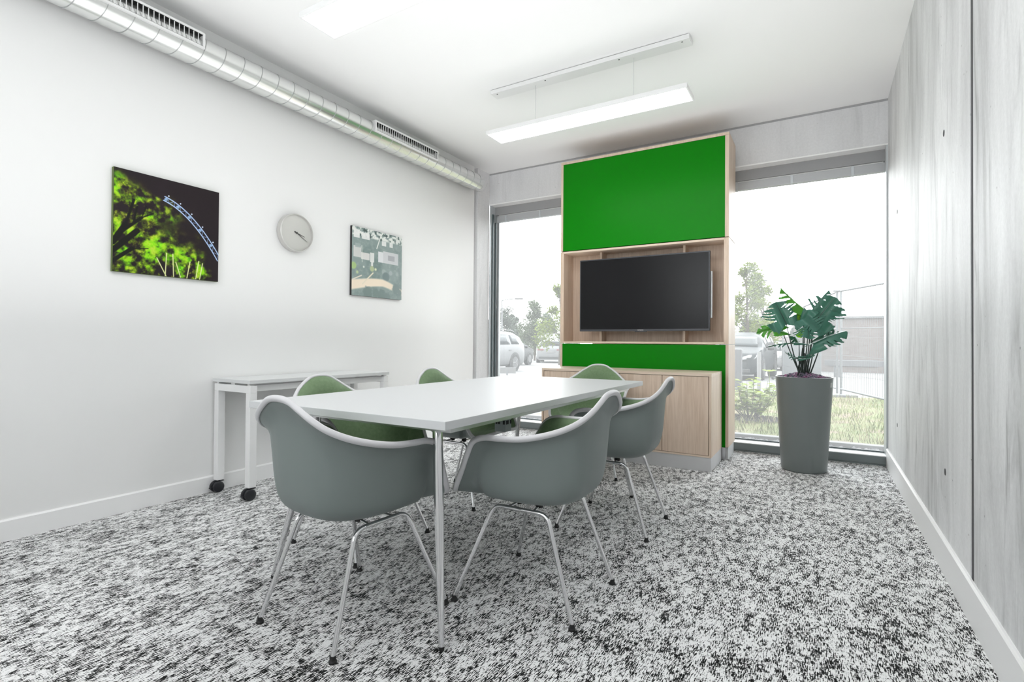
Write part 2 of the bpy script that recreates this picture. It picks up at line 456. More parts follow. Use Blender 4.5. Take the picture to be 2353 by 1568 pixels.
# ------------------------------------------------------------------ suspended luminaires
def luminaire(yc, lab, lab2):
    t = thing('pendant_luminaire', lab, 'pendant lamp', (-1.508, yc, 2.63), 0, 'flat pendant luminaires')
    L, W = .77, .112
    hs = MB().box(-L, L, -W, -W + .010, 0, .03).box(-L, L, W - .010, W, 0, .03).box(-L, -L + .01, -W + .01, W - .01, 0, .03).box(L - .01, L, -W + .01, W - .01, 0, .03)
    hs.box(-L + .01, L - .01, -W + .01, W - .01, .022, .03)
    hs.build('housing', M_whitem, t, bevel=.001)
    MB().box(-L + .012, L - .012, -W + .012, W - .012, .004, .010).build('diffuser', M_diff, t)
    for sx in (-.385, .385):
        MB().cyl((sx, 0, .03), (sx, 0, .345), .0016, 8).build('suspension_wire', M_alu, t)
    cp = MB().box(-L, L, -.052, .052, .345, ZC - 2.63 - .004).build('ceiling_canopy', M_whitem, t, bevel=.002)
    for sx in (-.72, -.29, .29, .72):
        MB().lathe([(0, 0), (.005, 0), (.005, .002), (0, .002)], 10, (sx, -.03, .343)).build('screw', M_joint, cp)
    return t
luminaire(3.51, 'flat white pendant luminaire hanging before the green panel', '')
luminaire(1.80, 'flat white pendant luminaire cut by the top edge of the photo', '')
luminaire(.10, 'unseen flat white pendant luminaire added above the camera for fill light', '')  # third pendant is out of view, added for fill light
# ------------------------------------------------------------------ media tower
TX0, TX1, TY0, TY1 = -2.255, -.676, 4.73, 5.11
tw = thing('media_tower', 'tall light oak media wall with green panels and an open niche', 'media wall', ((TX0 + TX1) / 2, TY0, 0))
ox = (TX0 + TX1) / 2
def tbox(x0, x1, y0, y1, z0, z1): return MB().box(x0 - ox, x1 - ox, y0 - TY0, y1 - TY0, z0, z1)
TH = .024
zt = 2.803
# upper module
up = tbox(TX0, TX1, TY0, TY1, zt - TH, zt); up.box(TX0 - ox, TX0 + TH - ox, 0, .38, 1.905, zt - TH - .001); up.box(TX1 - TH - .008 - ox, TX1 - ox, 0, .38, 1.905, zt - TH - .001)
up.box(TX0 + TH - ox, TX1 - TH - ox, .36, .38, 1.905, zt - TH)
up.build('upper_carcass', M_wood, tw, bevel=.001)
tbox(TX0 + TH, TX1 - TH - .008, TY0 + .003, TY0 + .03, 1.908, zt - TH - .002).build('upper_green_panel', M_green, tw, bevel=.001)
# niche module
tbox(TX0, TX0 + TH + .012, TY0, TY1, .985, 1.9).build('niche_side', M_wood, tw, bevel=.001)
tbox(TX1 - TH - .016, TX1, TY0, TY1, .985, 1.9).build('niche_side', M_wood, tw, bevel=.001)
tbox(TX0 + TH + .012, TX1 - TH - .016, TY0, TY1, 1.882, 1.9).build('niche_top', M_woodx, tw, bevel=.001)
tbox(TX0 + TH + .012, TX1 - TH - .016, TY0, TY1, .985, 1.003).build('niche_shelf', M_woodx, tw, bevel=.001)
tbox(TX0 + TH + .012, TX1 - TH - .016, TY0 + .23, TY0 + .25, 1.003, 1.882).build('niche_back', M_wood, tw)
for xx in (-1.865, -1.068):
    tbox(xx - .011, xx + .011, TY0 + .10, TY0 + .23, 1.003, 1.882).build('upright', M_wood, tw, bevel=.001)
# lower module
lo_ = tbox(TX0, TX0 + TH, TY0, TY1, .108, .980); lo_.box(TX1 - TH - ox, TX1 - ox, 0, .38, .108, .980); lo_.box(TX0 + TH - ox, TX1 - TH - ox, .34, .36, .108, .98)
lo_.build('lower_carcass', M_wood, tw, bevel=.001)
tbox(TX0 + TH, TX1 - TH, TY0 + .003, TY0 + .025, .105, .979).build('lower_green_panel', M_green, tw, bevel=.001)
tbox(TX0 + .01, TX1 - TH - .002, TY0 + .006, TY0 + .02, 0, .104).build('panel_foot', M_alu, tw)
tbox(TX0 + .02, TX1 - .006, TY0 + .03, TY1 - .02, 0, .107).build('plinth', M_white, tw)

# ------------------------------------------------------------------ television
tv = thing('television', 'wide black television mounted in the oak niche', 'television', (-1.432, 4.715, 1.449))
TW, THh = .607, .348
MB().box(-TW, TW, 0, .03, -THh, THh).build('bezel', M_tvbezel, tv, bevel=.004)
MB().box(-TW + .011, TW - .011, -.0015, .003, -THh + .019, THh - .011).build('screen', M_screen, tv)
MB().box(-.34, .34, .03, .055, -.24, .20).build('back_cover', M_black, tv, bevel=.006)
br = MB().box(.585, .60, .045, .065, -.235, .175).box(-.60, -.585, .045, .065, -.235, .175).box(-.60, .60, .055, .072, -.05, .05)
br.box(-.2, .2, .07, .2455, -.10, .10)
br.box(.600, .618, .05, .056, -.235, .175)
brk = br.build('wall_bracket', M_alu, tv, bevel=.002)
text('brand_lettering', 'SAMSUNG', .012, M_label, tv, (0, -.0012, -THh + .0095), (PI / 2, 0, 0), .0003)
MB().box(-.055, .055, .004, .02, -THh - .006, -THh).build('sensor_bar', M_tvbezel, tv)

# ------------------------------------------------------------------ sideboard
sb = thing('sideboard', 'low light oak four-door sideboard before the green panel', 'sideboard', (-1.46, 4.22, 0))
SX0, SX1, ZT = -.735, .735, .757
MB().box(SX0, SX1, 0, .488, ZT - .022, ZT).build('top', M_woodx, sb, bevel=.001)
MB().box(SX1 - .018, SX1, 0, .488, .108, ZT - .0225).box(SX0, SX0 + .018, 0, .488, .108, ZT - .0225).box(SX0 + .018, SX1 - .018, .47, .488, .108, ZT - .0225).build('side_panel', M_wood, sb, bevel=.001)
MB().box(SX0 + .018, SX1 - .018, 0, .47, .108, .122).build('bottom_panel', M_woodx, sb)
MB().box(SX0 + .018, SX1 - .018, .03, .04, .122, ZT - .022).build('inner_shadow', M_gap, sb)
for k in range(4):
    a = SX0 + .0215 + k * .3575
    MB().box(a, a + .3535, .002, .021, .1245, ZT - .0255).build('door', M_wood, sb, bevel=.0008)
M_pl = mat('grey_white_plinth_laminate', (.58, .58, .585), .35)
MB().box(SX0 + .004, SX1 - .003, .003, .48, 0, .1075).build('plinth', M_pl, sb, bevel=.001)

# ------------------------------------------------------------------ meeting table
tb = thing('meeting_table', 'long white rectangular meeting table on slim chrome legs', 'table', (-1.505, 2.31, 0))
MB().box(-.507, .507, -1.035, 1.035, .714, .742).build('tabletop', mat('light_grey_laminate', (.58, .59, .60), .42, spec=.45), tb, bevel=.0015)
for (fx, fy, sx, sy) in ((-1.045, 1.325, 1, -1), (-1.96, 1.36, -1, -1), (-1.045, 3.265, 1, 1), (-1.93, 3.28, -1, 1)):
    x, y = fx + 1.505, fy - 2.31
    tx, ty = x - sx * .125, y - sy * .125
    lg = MB().tube([(tx, ty, .712), (tx + (x - tx) * .45, ty + (y - ty) * .45, .40), (x, y, .012)], [.0185, .0165, .0095], 24).build('leg', M_chrome, tb, smooth=True)
    MB().lathe([(0, 0), (.009, 0), (.010, .012), (0, .012)], 16, (x, y, 0)).build('foot_glide', M_rubber, lg, smooth=True)
    MB().lathe([(0, .704), (.034, .704), (.034, .7135), (0, .7135)], 24, (tx, ty, 0)).build('leg_plate', M_alu, lg, smooth=True)
ub = MB().box(-.44, .44, -.92, -.88, .684, .7135).box(-.44, .44, .88, .92, .684, .7135).box(-.44, -.41, -.88, .88, .684, .7135).box(.41, .44, -.88, .88, .684, .7135)
ub.build('under_frame', M_alu, tb)
# cable box under the table
cb = thing('cable_box', 'small grey power socket box hanging under the meeting table', 'power box', (-1.465, 2.37, .714))
MB().box(-.034, .034, -.030, .030, -.20, -.0005).build('box_body', mat('blue_grey_box_steel', (.33, .37, .38), .4, metal=.3), cb, bevel=.002)
for (sx, sz) in ((-.022, -.150), (-.006, -.150), (.024, -.150), (-.020, -.045), (-.004, -.045), (.024, -.045)):
    MB().box(sx - .005, sx + .005, -.0325, -.0295, sz - .010, sz + .010).build('socket', M_black, cb)
    MB().box(.0335, .0365, sx * .9 - .005, sx * .9 + .005, sz - .010, sz + .010).build('socket', M_black, cb)

# ------------------------------------------------------------------ shell chairs
def catmull(P, n):
    P = [np.array(p, float) for p in P]; m = len(P); out = []
    for i in range(m):
        p0, p1, p2, p3 = P[i - 1], P[i], P[(i + 1) % m], P[(i + 2) % m]
        for k in range(n):
            t = k / n
            out.append(.5 * ((2 * p1) + (-p0 + p2) * t + (2 * p0 - 5 * p1 + 4 * p2 - p3) * t * t + (-p0 + 3 * p1 - 3 * p2 + p3) * t ** 3))
    return out
half = [(0, -.308, .808), (.055, -.306, .801), (.100, -.300, .778), (.146, -.287, .748), (.190, -.258, .716), (.230, -.208, .688), (.264, -.142, .667),
        (.286, -.065, .653), (.299, .010, .650), (.303, .072, .648), (.300, .122, .628), (.290, .155, .575), (.277, .190, .505),
        (.262, .226, .440), (.225, .250, .418), (.12, .262, .424)]
full = half + [(0, .266, .427)] + [(-x, y, z) for (x, y, z) in reversed(half[1:])]
RIM = catmull(full, 5)
NC = np.array((0, .01, .392))
prof_t = np.array([0, .16, .32, .46, .58, .70, .82, .92, 1.0])
prof_a = np.array([0, .26, .52, .69, .775, .82, .848, .885, 1.0])
prof_b = np.array([0, .0, .02, .075, .18, .38, .66, .875, 1.0])
def smooth_interp(t, X, Y):
    # monotone cubic
    d = np.gradient(Y, X); k = min(max(np.searchsorted(X, t) - 1, 0), len(X) - 2)
    h = X[k + 1] - X[k]; s = (t - X[k]) / h
    return (2 * s ** 3 - 3 * s ** 2 + 1) * Y[k] + (s ** 3 - 2 * s ** 2 + s) * h * d[k] + (-2 * s ** 3 + 3 * s ** 2) * Y[k + 1] + (s ** 3 - s ** 2) * h * d[k + 1]
NT = 26
def shell_pt(R, t):
    a = smooth_interp(t, prof_t, prof_a); b = smooth_interp(t, prof_t, prof_b)
    h = R[2] - NC[2]
    f = min(1, max(0, h / .20))          # front edge: little wall, almost flat
    a = a * f + (1 - f) * t; b = b * f + (1 - f) * (t ** 2.2)
    p = NC + (R - NC) * np.array((a, a, 0)); p[2] = NC[2] + h * b
    # deeper seat toward the back
    dip = .020 * math.exp(-((p[0] / .16) ** 2 + ((p[1] + .07) / .13) ** 2))
    p[2] -= dip * (1 - b)
    return p
G = [[shell_pt(R, k / NT) for k in range(1, NT + 1)] for R in RIM]
GA = np.array(G)                                   # (M, NT, 3)
def grid_normals(A):
    du = np.roll(A, -1, 0) - np.roll(A, 1, 0)
    dv = np.gradient(A, axis=1)
    n = np.cross(du, dv); n /= np.linalg.norm(n, axis=2, keepdims=True) + 1e-12
    return n
GN = grid_normals(GA)
inward = NC + np.array((0, 0, .25)) - GA
sgn = np.sign((GN * inward).sum(2).mean()); GN = GN * sgn   # point to the inside
def shell_mesh(off, tmax=NT, thick=0):
    A = GA[:, :tmax] + GN[:, :tmax] * off
    c = shell_pt(RIM[0], 0) + np.array((0, 0, off))
    mb = MB(); M_, T_ = A.shape[:2]
    mb.grid([[tuple(p) for p in r] for r in A], cu=True)
    k = len(mb.v); mb.v.append(tuple(c))
    for i in range(M_): mb.f.append((k, i * T_, ((i + 1) % M_) * T_))
    return mb
def make_chair():
    root = thing('shell_armchair', 'chair', 'chair')
    root.name = 'shell_armchair'
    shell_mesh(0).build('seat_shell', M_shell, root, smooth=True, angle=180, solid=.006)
    # upholstery pad with a rolled edge
    A = GA[:, :NT] + GN[:, :NT] * .012
    puff = np.array([.012 + .006 * math.sin(min(1, k / (NT - 3)) * PI) for k in range(NT)])
    A = GA + GN * puff[None, :, None]
    mb = MB(); mb.grid([[tuple(p) for p in r[:NT - 1]] + [tuple(GA[i, NT - 1] + GN[i, NT - 1] * .006)] for i, r in enumerate(A)], cu=True)
    k = len(mb.v); mb.v.append(tuple(shell_pt(RIM[0], 0) + np.array((0, 0, .012))))
    for i in range(len(A)): mb.f.append((k, i * NT, ((i + 1) % len(A)) * NT))
    u = mb.build('upholstery', M_fabric, root, smooth=True, angle=180); u['label'] = 'green fabric inner upholstery'
    # rim trim: flattened band following the edge
    rows = []
    M_ = len(RIM)
    for i in range(M_):
        p = GA[i, NT - 1]; d = GA[i, NT - 1] - GA[i, NT - 3]; d /= np.linalg.norm(d); n = GN[i, NT - 1]
        t = np.roll(GA[:, NT - 1], -1, 0)[i] - np.roll(GA[:, NT - 1], 1, 0)[i]; t /= np.linalg.norm(t)
        d = d - t * d.dot(t); d /= np.linalg.norm(d); n = np.cross(t, d); n = n * np.sign(n.dot(GN[i, NT - 1]))
        row = []
        for (dd, nn) in ((.004, .001), (.005, .005), (.003, .0095), (-.002, .0120), (-.008, .0125), (-.012, .010), (-.015, -.003), (-.014, -.0055), (-.009, -.0070), (-.001, -.0066), (.003, -.004)):
            row.append(tuple(p + d * dd + n * nn))
        rows.append(row)
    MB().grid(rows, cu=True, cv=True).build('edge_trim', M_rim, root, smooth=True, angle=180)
    # chrome base: each half side frame is one leg
    zb = .362
    for sx in (-1, 1):
        for sy in (-1, 1):
            fx = .245 if sy > 0 else .20
            foot = Vector((sx * fx, sy * .235, .014)); bx = .155
            bend_r = .038
            A0 = Vector((sx * bx, 0, zb)); A1 = Vector((sx * bx, sy * .115, zb)); d1 = (A1 - A0).normalized(); d2 = (foot - A1).normalized()
            pts = [A0, A1 - d1 * bend_r * 1.4]
            p0, p1, p2 = A1 - d1 * bend_r, A1, A1 + d2 * bend_r
            for k in range(9):
                t = k / 8; pts.append(p0 * (1 - t) ** 2 + p1 * 2 * t * (1 - t) + p2 * t * t)
            pts += [p2 + (foot - p2) * .5, foot]
            lg = MB().tube([tuple(p) for p in pts], .0082, 16).build('leg', M_chrome, root, smooth=True)
            MB().lathe([(0, 0), (.0125, 0), (.013, .006), (.0095, .010), (.0095, .022), (0, .022)], 16, (foot.x, foot.y, 0)).build('foot_glide', M_rubber, lg, smooth=True)
    for sy in (-1, 1):
        MB().tube([(-.155, sy * .055, zb), (-.09, sy * .045, zb + .004), (.09, sy * .045, zb + .004), (.155, sy * .055, zb)], .0055, 10).build('cross_rod', M_chrome, root, smooth=True)
        for sx in (-1, 1):
            zs = .392 - .012
            MB().lathe([(0, zb - .002), (.014, zb - .002), (.017, zs + .006), (0, zs + .006)], 16, (sx * .085, sy * .045, 0)).build('shock_mount', M_rubber, root, smooth=True)
    return root
chair0 = make_chair()
GRP = 'shell armchairs around the meeting table'
spots = [(-1.475, 1.345, -3.2, 'green and grey shell armchair at the near short end of the white table'),
         (-.970, 1.850, 90, 'green and grey shell armchair on the right long side, nearer the camera'),
         (-.985, 2.770, 91, 'green and grey shell armchair on the right long side, beside the oak sideboard'),
         (-1.985, 1.850, -89, 'green and grey shell armchair on the left long side, before the white side desk'),
         (-1.985, 2.755, -90, 'green and grey shell armchair on the left long side, nearest the left window'),
         (-1.545, 3.790, 189, 'green and grey shell armchair at the far short end, before the sideboard')]
for i, (x, y, a, lab) in enumerate(spots):
    c = chair0 if i == 0 else copy_tree(chair0)
    c.location = (x, y, 0); c.rotation_euler = (0, 0, math.radians(a)); tag(c, lab, 'chair', GRP)

# ------------------------------------------------------------------ white side desk on castors
sd = thing('side_desk', 'narrow white side desk on dark castors against the white wall', 'desk', (-3.215, 2.515, 0))
MB().box(-.20, .20, -.60, .60, .720, .742).build('desktop', M_white, sd, bevel=.001)
S = .046
fr = MB()
for sy in (-1, 1):
    y0, y1 = (-.592, -.592 + S) if sy < 0 else (.592 - S, .592)
    fr2 = MB().box(-.195, .195, y0, y1, .708 - S, .708)
    fr2.build('top_rail', M_whitem, sd, bevel=.002)
    for sx in (-1, 1):
        x0, x1 = (-.195, -.195 + S) if sx < 0 else (.195 - S, .195)
        lg = MB().box(x0, x1, y0, y1, .078, .708 - S).build('leg', M_whitem, sd, bevel=.002)
        cx_, cy_ = (x0 + x1) / 2, (y0 + y1) / 2
        ca = bpy.data.objects.new('castor', None)
        w1 = MB()
        for ox_ in (-.018, .018):
            w1.lathe([(0, ox_ - .014), (.026, ox_ - .014), (.0345, ox_ - .008), (.0355, ox_), (.0345, ox_ + .008), (.026, ox_ + .014), (0, ox_ + .014)], 28, (cx_, cy_ - .012, .0355), 'x')
        w1.box(cx_ - .005, cx_ + .005, cy_ - .03, cy_ + .008, .04, .066)
        w1.cyl((cx_, cy_, .05), (cx_, cy_, .079), .009, 12)
        w1.box(cx_ - .012, cx_ + .012, cy_ - .058, cy_ - .03, .028, .034)
        w1.box(cx_ - .010, cx_ + .010, cy_ + .006, cy_ + .03, .066, .071)
        w1.build('castor', M_black, lg, smooth=True)
MB().box(.13, .165, -.592 + S, .592 - S, .668, .708).build('front_beam', M_whitem, sd, bevel=.002)
MB().box(-.165, -.13, -.592 + S, .592 - S, .668, .708).build('rear_beam', M_whitem, sd, bevel=.002)
MB().box(.155, .18, -.585, -.555, .708, .7195).box(-.18, -.155, -.585, -.555, .708, .7195).box(-.02, .02, -.585, -.555, .708, .7195).box(.155, .18, .555, .585, .708, .7195).box(-.18, -.155, .555, .585, .708, .7195).build('spacer', M_whitem, sd)

# ------------------------------------------------------------------ pictures
def picture(name, lab, yc, zc, img, sidecol, W=.592, H=.588, dep=.022):
    t = thing(name, lab, 'picture', (XL + .001, yc, zc), 0)
    MB().box(0, dep, -W / 2, W / 2, -H / 2, H / 2).build('panel', mat('picture_edge_' + name, sidecol, .5), t)
    n = img.shape[0]
    mb = MB(); mb.grid([[(dep + .0006, -W / 2 + W * i / (n - 1), -H / 2 + H * j / (n - 1)) for j in range(n)] for i in range(n)], flip=False)
    M = mat('printed_image', (1, 1, 1), .55, spec=.3, build=lambda nn, b: nn.links.new(N(nn, 'ShaderNodeVertexColor', layer_name='print').outputs['Color'], b.inputs['Base Color']))
    o = mb.build('printed_image', M, t)
    ca = o.data.color_attributes.new('print', 'FLOAT_COLOR', 'POINT')
    colr = np.ones((n * n, 4), np.float32); colr[:, :3] = img.reshape(-1, 3) ** 2.2
    ca.data.foreach_set('color', colr.ravel())
    return t
def vnoise(n, f, seed, oct_=4):
    r = np.random.RandomState(seed); out = np.zeros((n, n)); amp = 1; tot = 0
    for o in range(oct_):
        m = int(f * 2 ** o) + 2; g = r.rand(m, m); x = np.linspace(0, m - 1.001, n); i = x.astype(int); t = x - i; t = t * t * (3 - 2 * t)
        a = g[i][:, i] * (1 - t)[None, :] + g[i][:, i + 1] * t[None, :]; b = g[i + 1][:, i] * (1 - t)[None, :] + g[i + 1][:, i + 1] * t[None, :]
        out += amp * (a * (1 - t)[:, None] + b * t[:, None]); tot += amp; amp *= .55
    return out / tot
NI = 300
U, V = np.meshgrid(np.linspace(0, 1, NI), np.linspace(0, 1, NI), indexing='ij')   # u: left-right, v: bottom-top
def seg_dist(p, q):
    px, py = U - p[0], V - p[1]; dx, dy = q[0] - p[0], q[1] - p[1]
    t = np.clip((px * dx + py * dy) / (dx * dx + dy * dy + 1e-9), 0, 1)
    return np.hypot(px - t * dx, py - t * dy)
def paint(img, mask, c): 
    mask = np.clip(mask, 0, 1)[..., None]; return img * (1 - mask) + np.array(c) * mask
# night trees with a lit curved truss
img = np.zeros((NI, NI, 3)); img[:] = (.12, .08, .10)
img = paint(img, (vnoise(NI, 6, 3) - .45) * .5, (.2, .17, .2))
n1 = vnoise(NI, 9, 11, 5); n2 = vnoise(NI, 22, 12, 4)
edge = .62 - .55 * V + .12 * np.sin(V * 11) + (vnoise(NI, 7, 5) - .5) * .35 + .12 * np.exp(-((V - .62) / .3) ** 2) * 1.2
crown = 1 / (1 + np.exp((U - edge) * 22))
low = 1 / (1 + np.exp((V - (.42 - .25 * np.clip(U - .55, 0, 1) * 2.2 + (vnoise(NI, 8, 8) - .5) * .3)) * 22)) * np.clip((.90 - U + (vnoise(NI, 10, 9) - .5) * .2) * 14, 0, 1)
crown = np.clip(crown + low, 0, 1)
leaf = np.clip((n1 * .5 + n2 * .5 - .40) * 5, 0, 1)
cgreen = np.stack([.30 + .40 * n2, .52 + .42 * n1, .02 + .10 * n2], -1)
gmask = (crown * leaf)[..., None]; img = img * (1 - gmask) + cgreen * gmask
img = paint(img, crown * np.clip((n2 - .62) * 6, 0, 1) * .5, (.75, .85, .35))
for (p, q, wd) in (((0, .28), (.10, .46), .030), ((.10, .46), (.17, .72), .016), ((.08, .40), (.24, .56), .018), ((.24, .56), (.34, .62), .010), ((.17, .5), (.20, .66), .010),
                   ((0, .10), (.16, .24), .022), ((.16, .24), (.30, .26), .008), ((0, .2), (.2, .42), .03), ((.24, .56), (.28, .68), .008)):
    img = paint(img, np.clip((wd - seg_dist(p, q)) * 120, 0, 1), (.05, .05, .02))
for (x0, x1, hh) in ((.46, .47, .24), (.54, .53, .24), (.61, .56, .16), (.67, .70, .18), (.76, .79, .2), (.80, .83, .18), (.47, .38, .18)):
    d = seg_dist((x0, 0), (x1, hh)); img = paint(img, np.clip((.0065 - d) * 260, 0, 1), (.86, .88, .62))
def arc(t): return (.44 + .56 * t, .80 + .0 * t - .16 * t - .38 * t * t)
for k in range(60):
    p, q = arc(k / 59), arc((k + 1) / 59)
    for off in (-.022, .022):
        dx, dy = q[0] - p[0], q[1] - p[1]; L = math.hypot(dx, dy); nx, ny = -dy / L * off, dx / L * off
        img = paint(img, np.clip((.0065 - seg_dist((p[0] + nx, p[1] + ny), (q[0] + nx, q[1] + ny))) * 280, 0, 1), (.70, .80, .95))
    if k % 3 == 0:
        s = .022 if (k // 3) % 2 else -.022; q2 = arc(min(1, (k + 3) / 59)); L = math.hypot(dx, dy)
        img = paint(img, np.clip((.0035 - seg_dist((p[0] - dy / L * s, p[1] + dx / L * s), (q2[0] + dy / L * s, q2[1] - dx / L * s))) * 320, 0, 1), (.55, .66, .85))
    if k % 12 == 2:
        img = paint(img, np.clip((.020 - np.hypot(U - p[0], V - p[1])) * 150, 0, 1) * .8, (.62, .76, .92))
        img = paint(img, np.clip((.009 - np.hypot(U - p[0] - .025, V - p[1] - .04)) * 260, 0, 1), (.85, .9, 1))
img = paint(img, np.clip((.004 - np.minimum(U, V)) * 400, 0, 1), (.06, .12, .02))
picture('night_tree_picture', 'square photo print of lit green trees and a curved steel arch at night', 1.640, 1.6675, img, (.10, .14, .03))
# aerial view print
im = np.zeros((NI, NI, 3)); base = vnoise(NI, 5, 21, 5); f2 = vnoise(NI, 26, 22, 4)
im[:] = (.52, .58, .57); im = paint(im, np.clip((base - .45) * 3, 0, 1) * .6, (.40, .47, .46)); im = paint(im, np.clip((f2 - .5) * 3, 0, 1) * .35, (.66, .70, .68))
im = paint(im, np.clip((V - .86) * 40, 0, 1) * np.clip((f2 - .42) * 7, 0, 1), (.86, .87, .85)); im = paint(im, np.clip((V - .86) * 40, 0, 1) * np.clip((.42 - f2) * 7, 0, 1), (.30, .35, .34))
def rect(x0, x1, y0, y1): return ((U > x0) & (U < x1) & (V > y0) & (V < y1)).astype(float)
for (a, b, c, d) in ((.03, .14, .84, .96), (.18, .33, .84, .93), (.57, .66, .80, .87), (.73, .80, .80, .88)):
    im = paint(im, rect(a, b, c, d) * .9, (.88, .88, .87))
for (a, b, c, d, cc) in ((.03, .17, .56, .72, (.80, .80, .79)), (.17, .33, .54, .64, (.84, .83, .82)), (.34, .42, .52, .66, (.86, .86, .85)), (.50, .60, .54, .70, (.86, .86, .87)), (.60, .92, .54, .72, (.80, .80, .81)), (.70, .84, .59, .67, (.62, .62, .64)), (.36, .40, .46, .54, (.85, .85, .84)), (.06, .16, .70, .76, (.6, .64, .64))):
    im = paint(im, rect(a, b, c, d) * .9, cc)
im = paint(im, np.clip((.012 - seg_dist((.47, .74), (.54, .92))) * 150, 0, 1), (.85, .86, .84))
im = paint(im, np.clip((.008 - seg_dist((.18, .74), (.19, .50))) * 150, 0, 1), (.84, .86, .82))
for (cx_, cy_, rr_, cc) in ((.03, .43, .06, (.62, .72, .50)), (.22, .43, .022, (.85, .86, .83)), (.38, .42, .05, (.66, .70, .56)), (.45, .42, .028, (.82, .84, .70)), (.62, .40, .05, (.60, .64, .64)), (.76, .40, .045, (.62, .65, .66)), (.9, .40, .04, (.60, .64, .64)), (.66, .33, .08, (.44, .50, .50)), (.1, .34, .03, (.70, .76, .60))):
    im = paint(im, np.clip((rr_ - np.hypot(U - cx_, V - cy_)) * 60, 0, 1), cc)
pth = .20 + .06 * np.sin((U - .1) * 3.0) - .10 * np.clip(U - .6, 0, 1) * 2
im = paint(im, np.clip((.055 + .03 * (1 - U) - np.abs(V - pth + .03)) * 40, 0, 1), (.90, .84, .76))
im = paint(im, np.clip((.016 - seg_dist((.20, .18), (.40, .36))) * 90, 0, 1), (.86, .82, .74))
im = paint(im, np.clip((.014 - seg_dist((0, .22), (.18, .30))) * 90, 0, 1), (.86, .82, .76))
for (cx_, cy_, rr_) in ((.30, .05, .10), (.46, .06, .08), (.58, .05, .09), (.88, .16, .09), (.70, .03, .07), (.95, .10, .06)):
    im = paint(im, np.clip((rr_ + (f2 - .5) * .06 - np.hypot(U - cx_, V - cy_)) * 50, 0, 1), (.46, .52, .51))
im = paint(im, np.clip((U - .55) * 1.2, 0, 1) * .35, (.66, .68, .69))
picture('aerial_city_picture', 'square pale aerial photo print of city blocks and park paths', 3.368, 1.676, im, (.02, .02, .02), .606, .590)

# ------------------------------------------------------------------ wall clock
ck = thing('wall_clock', 'round silver-rimmed white wall clock between the two pictures', 'clock', (XL + .001, 2.515, 1.802))
CR = .142
MB().lathe([(CR - .012, 0), (CR, .002), (CR, .046), (CR - .003, .050), (CR - .007, .050), (CR - .009, .036)], 72, (0, 0, 0), 'x').build('case', mat('satin_silver_rim', (.58, .57, .55), .38, metal=.4), ck, smooth=True, angle=35)
MB().lathe([(0, .030), (CR - .009, .030), (CR - .009, .034), (0, .034)], 72, (0, 0, 0), 'x').build('face', mat('pale_clock_face', (.80, .80, .80), .5), ck)
def hand(ang, L, wd, x):
    dy, dz = math.sin(ang), math.cos(ang)
    mb = MB(); P = [(-.02, wd), (L, wd * .5)]
    vs = []
    for (l, ww) in P:
        for s in (-1, 1):
            for xx in (x, x + .0015):
                vs.append((xx, dy * l + dz * ww * s, dz * l - dy * ww * s))
    return mb.add(vs, [(0, 2, 6, 4), (1, 5, 7, 3), (0, 4, 5, 1), (2, 3, 7, 6), (0, 1, 3, 2), (4, 6, 7, 5)])
M_hand = mat('dark_clock_hand', (.05, .05, .05), .4)
hand(math.radians(106), .074, .0032, .037).build('hour_hand', M_hand, ck)
hand(math.radians(121), .108, .0022, .039).build('minute_hand', M_hand, ck)
MB().lathe([(0, .034), (.007, .034), (.007, .043), (0, .043)], 20, (0, 0, 0), 'x').build('hub', M_hand, ck)

# ------------------------------------------------------------------ planter and monstera
PX, PY = -.118, 4.715
pl = thing('planter', 'tall round tapered grey planter standing before the right window', 'planter', (PX, PY, 0))
MB().lathe([(0, 0), (.150, 0), (.158, .006), (.161, .02), (.201, .728), (.201, .735), (.190, .735), (.188, .66), (0, .66)], 72).build('pot', M_pot, pl, smooth=True, angle=35)
# two small white letter marks on the rim
for k, an in enumerate((-24, -19)):
    a = math.radians(an)
    r0 = .1985
    mb = MB(); pts = [(.700, 0), (.660, .0)]
    ux, uy = math.cos(a), math.sin(a); tx, ty = -uy, ux
    rr = lambda z: .161 + .040 * (z - .02) / .708 + .0007
    rows = [[(ux * rr(z) + tx * s, uy * rr(z) + ty * s, z) for s in (-.003, .003)] for z in (.662, .698)]
    mb.grid(rows); mb.build('letter_mark', M_label, pl, solid=.0008)
soil = thing('planting_pebbles', 'mound of small purple and grey pebbles filling the planter', 'pebbles', (PX, PY, .66))
soil['kind'] = 'stuff'
M_peb = mat('purple_grey_pebbles', rough=.6, build=lambda n, b: n.links.new(ramp(n, noise(n, (25, 25, 25), 1, 2).outputs['Fac'], [(.38, (.08, .09, .11)), (.48, (.22, .18, .26)), (.56, (.40, .12, .26)), (.62, (.25, .24, .30))]).outputs[0], b.inputs['Base Color']))
pb = MB()
for k in range(700):
    r = .180 * math.sqrt(rnd.random()); a = rnd.random() * 2 * PI
    cx_, cy_ = r * math.cos(a), r * math.sin(a); cz = .052 + .045 * (1 - (r / .18) ** 2) + rnd.random() * .008
    s = .006 + .006 * rnd.random()
    q = Matrix.Rotation(rnd.random() * 6, 3, Vector((rnd.random(), rnd.random(), rnd.random() + .1)).normalized())
    vs = [Vector(p) * s for p in ((1, 0, 0), (-1, 0, 0), (0, 1, 0), (0, -1, 0), (0, 0, .7), (0, 0, -.7))]
    pb.add([tuple(q @ v + Vector((cx_, cy_, cz))) for v in vs], [(0, 2, 4), (2, 1, 4), (1, 3, 4), (3, 0, 4), (2, 0, 5), (1, 2, 5), (3, 1, 5), (0, 3, 5)])
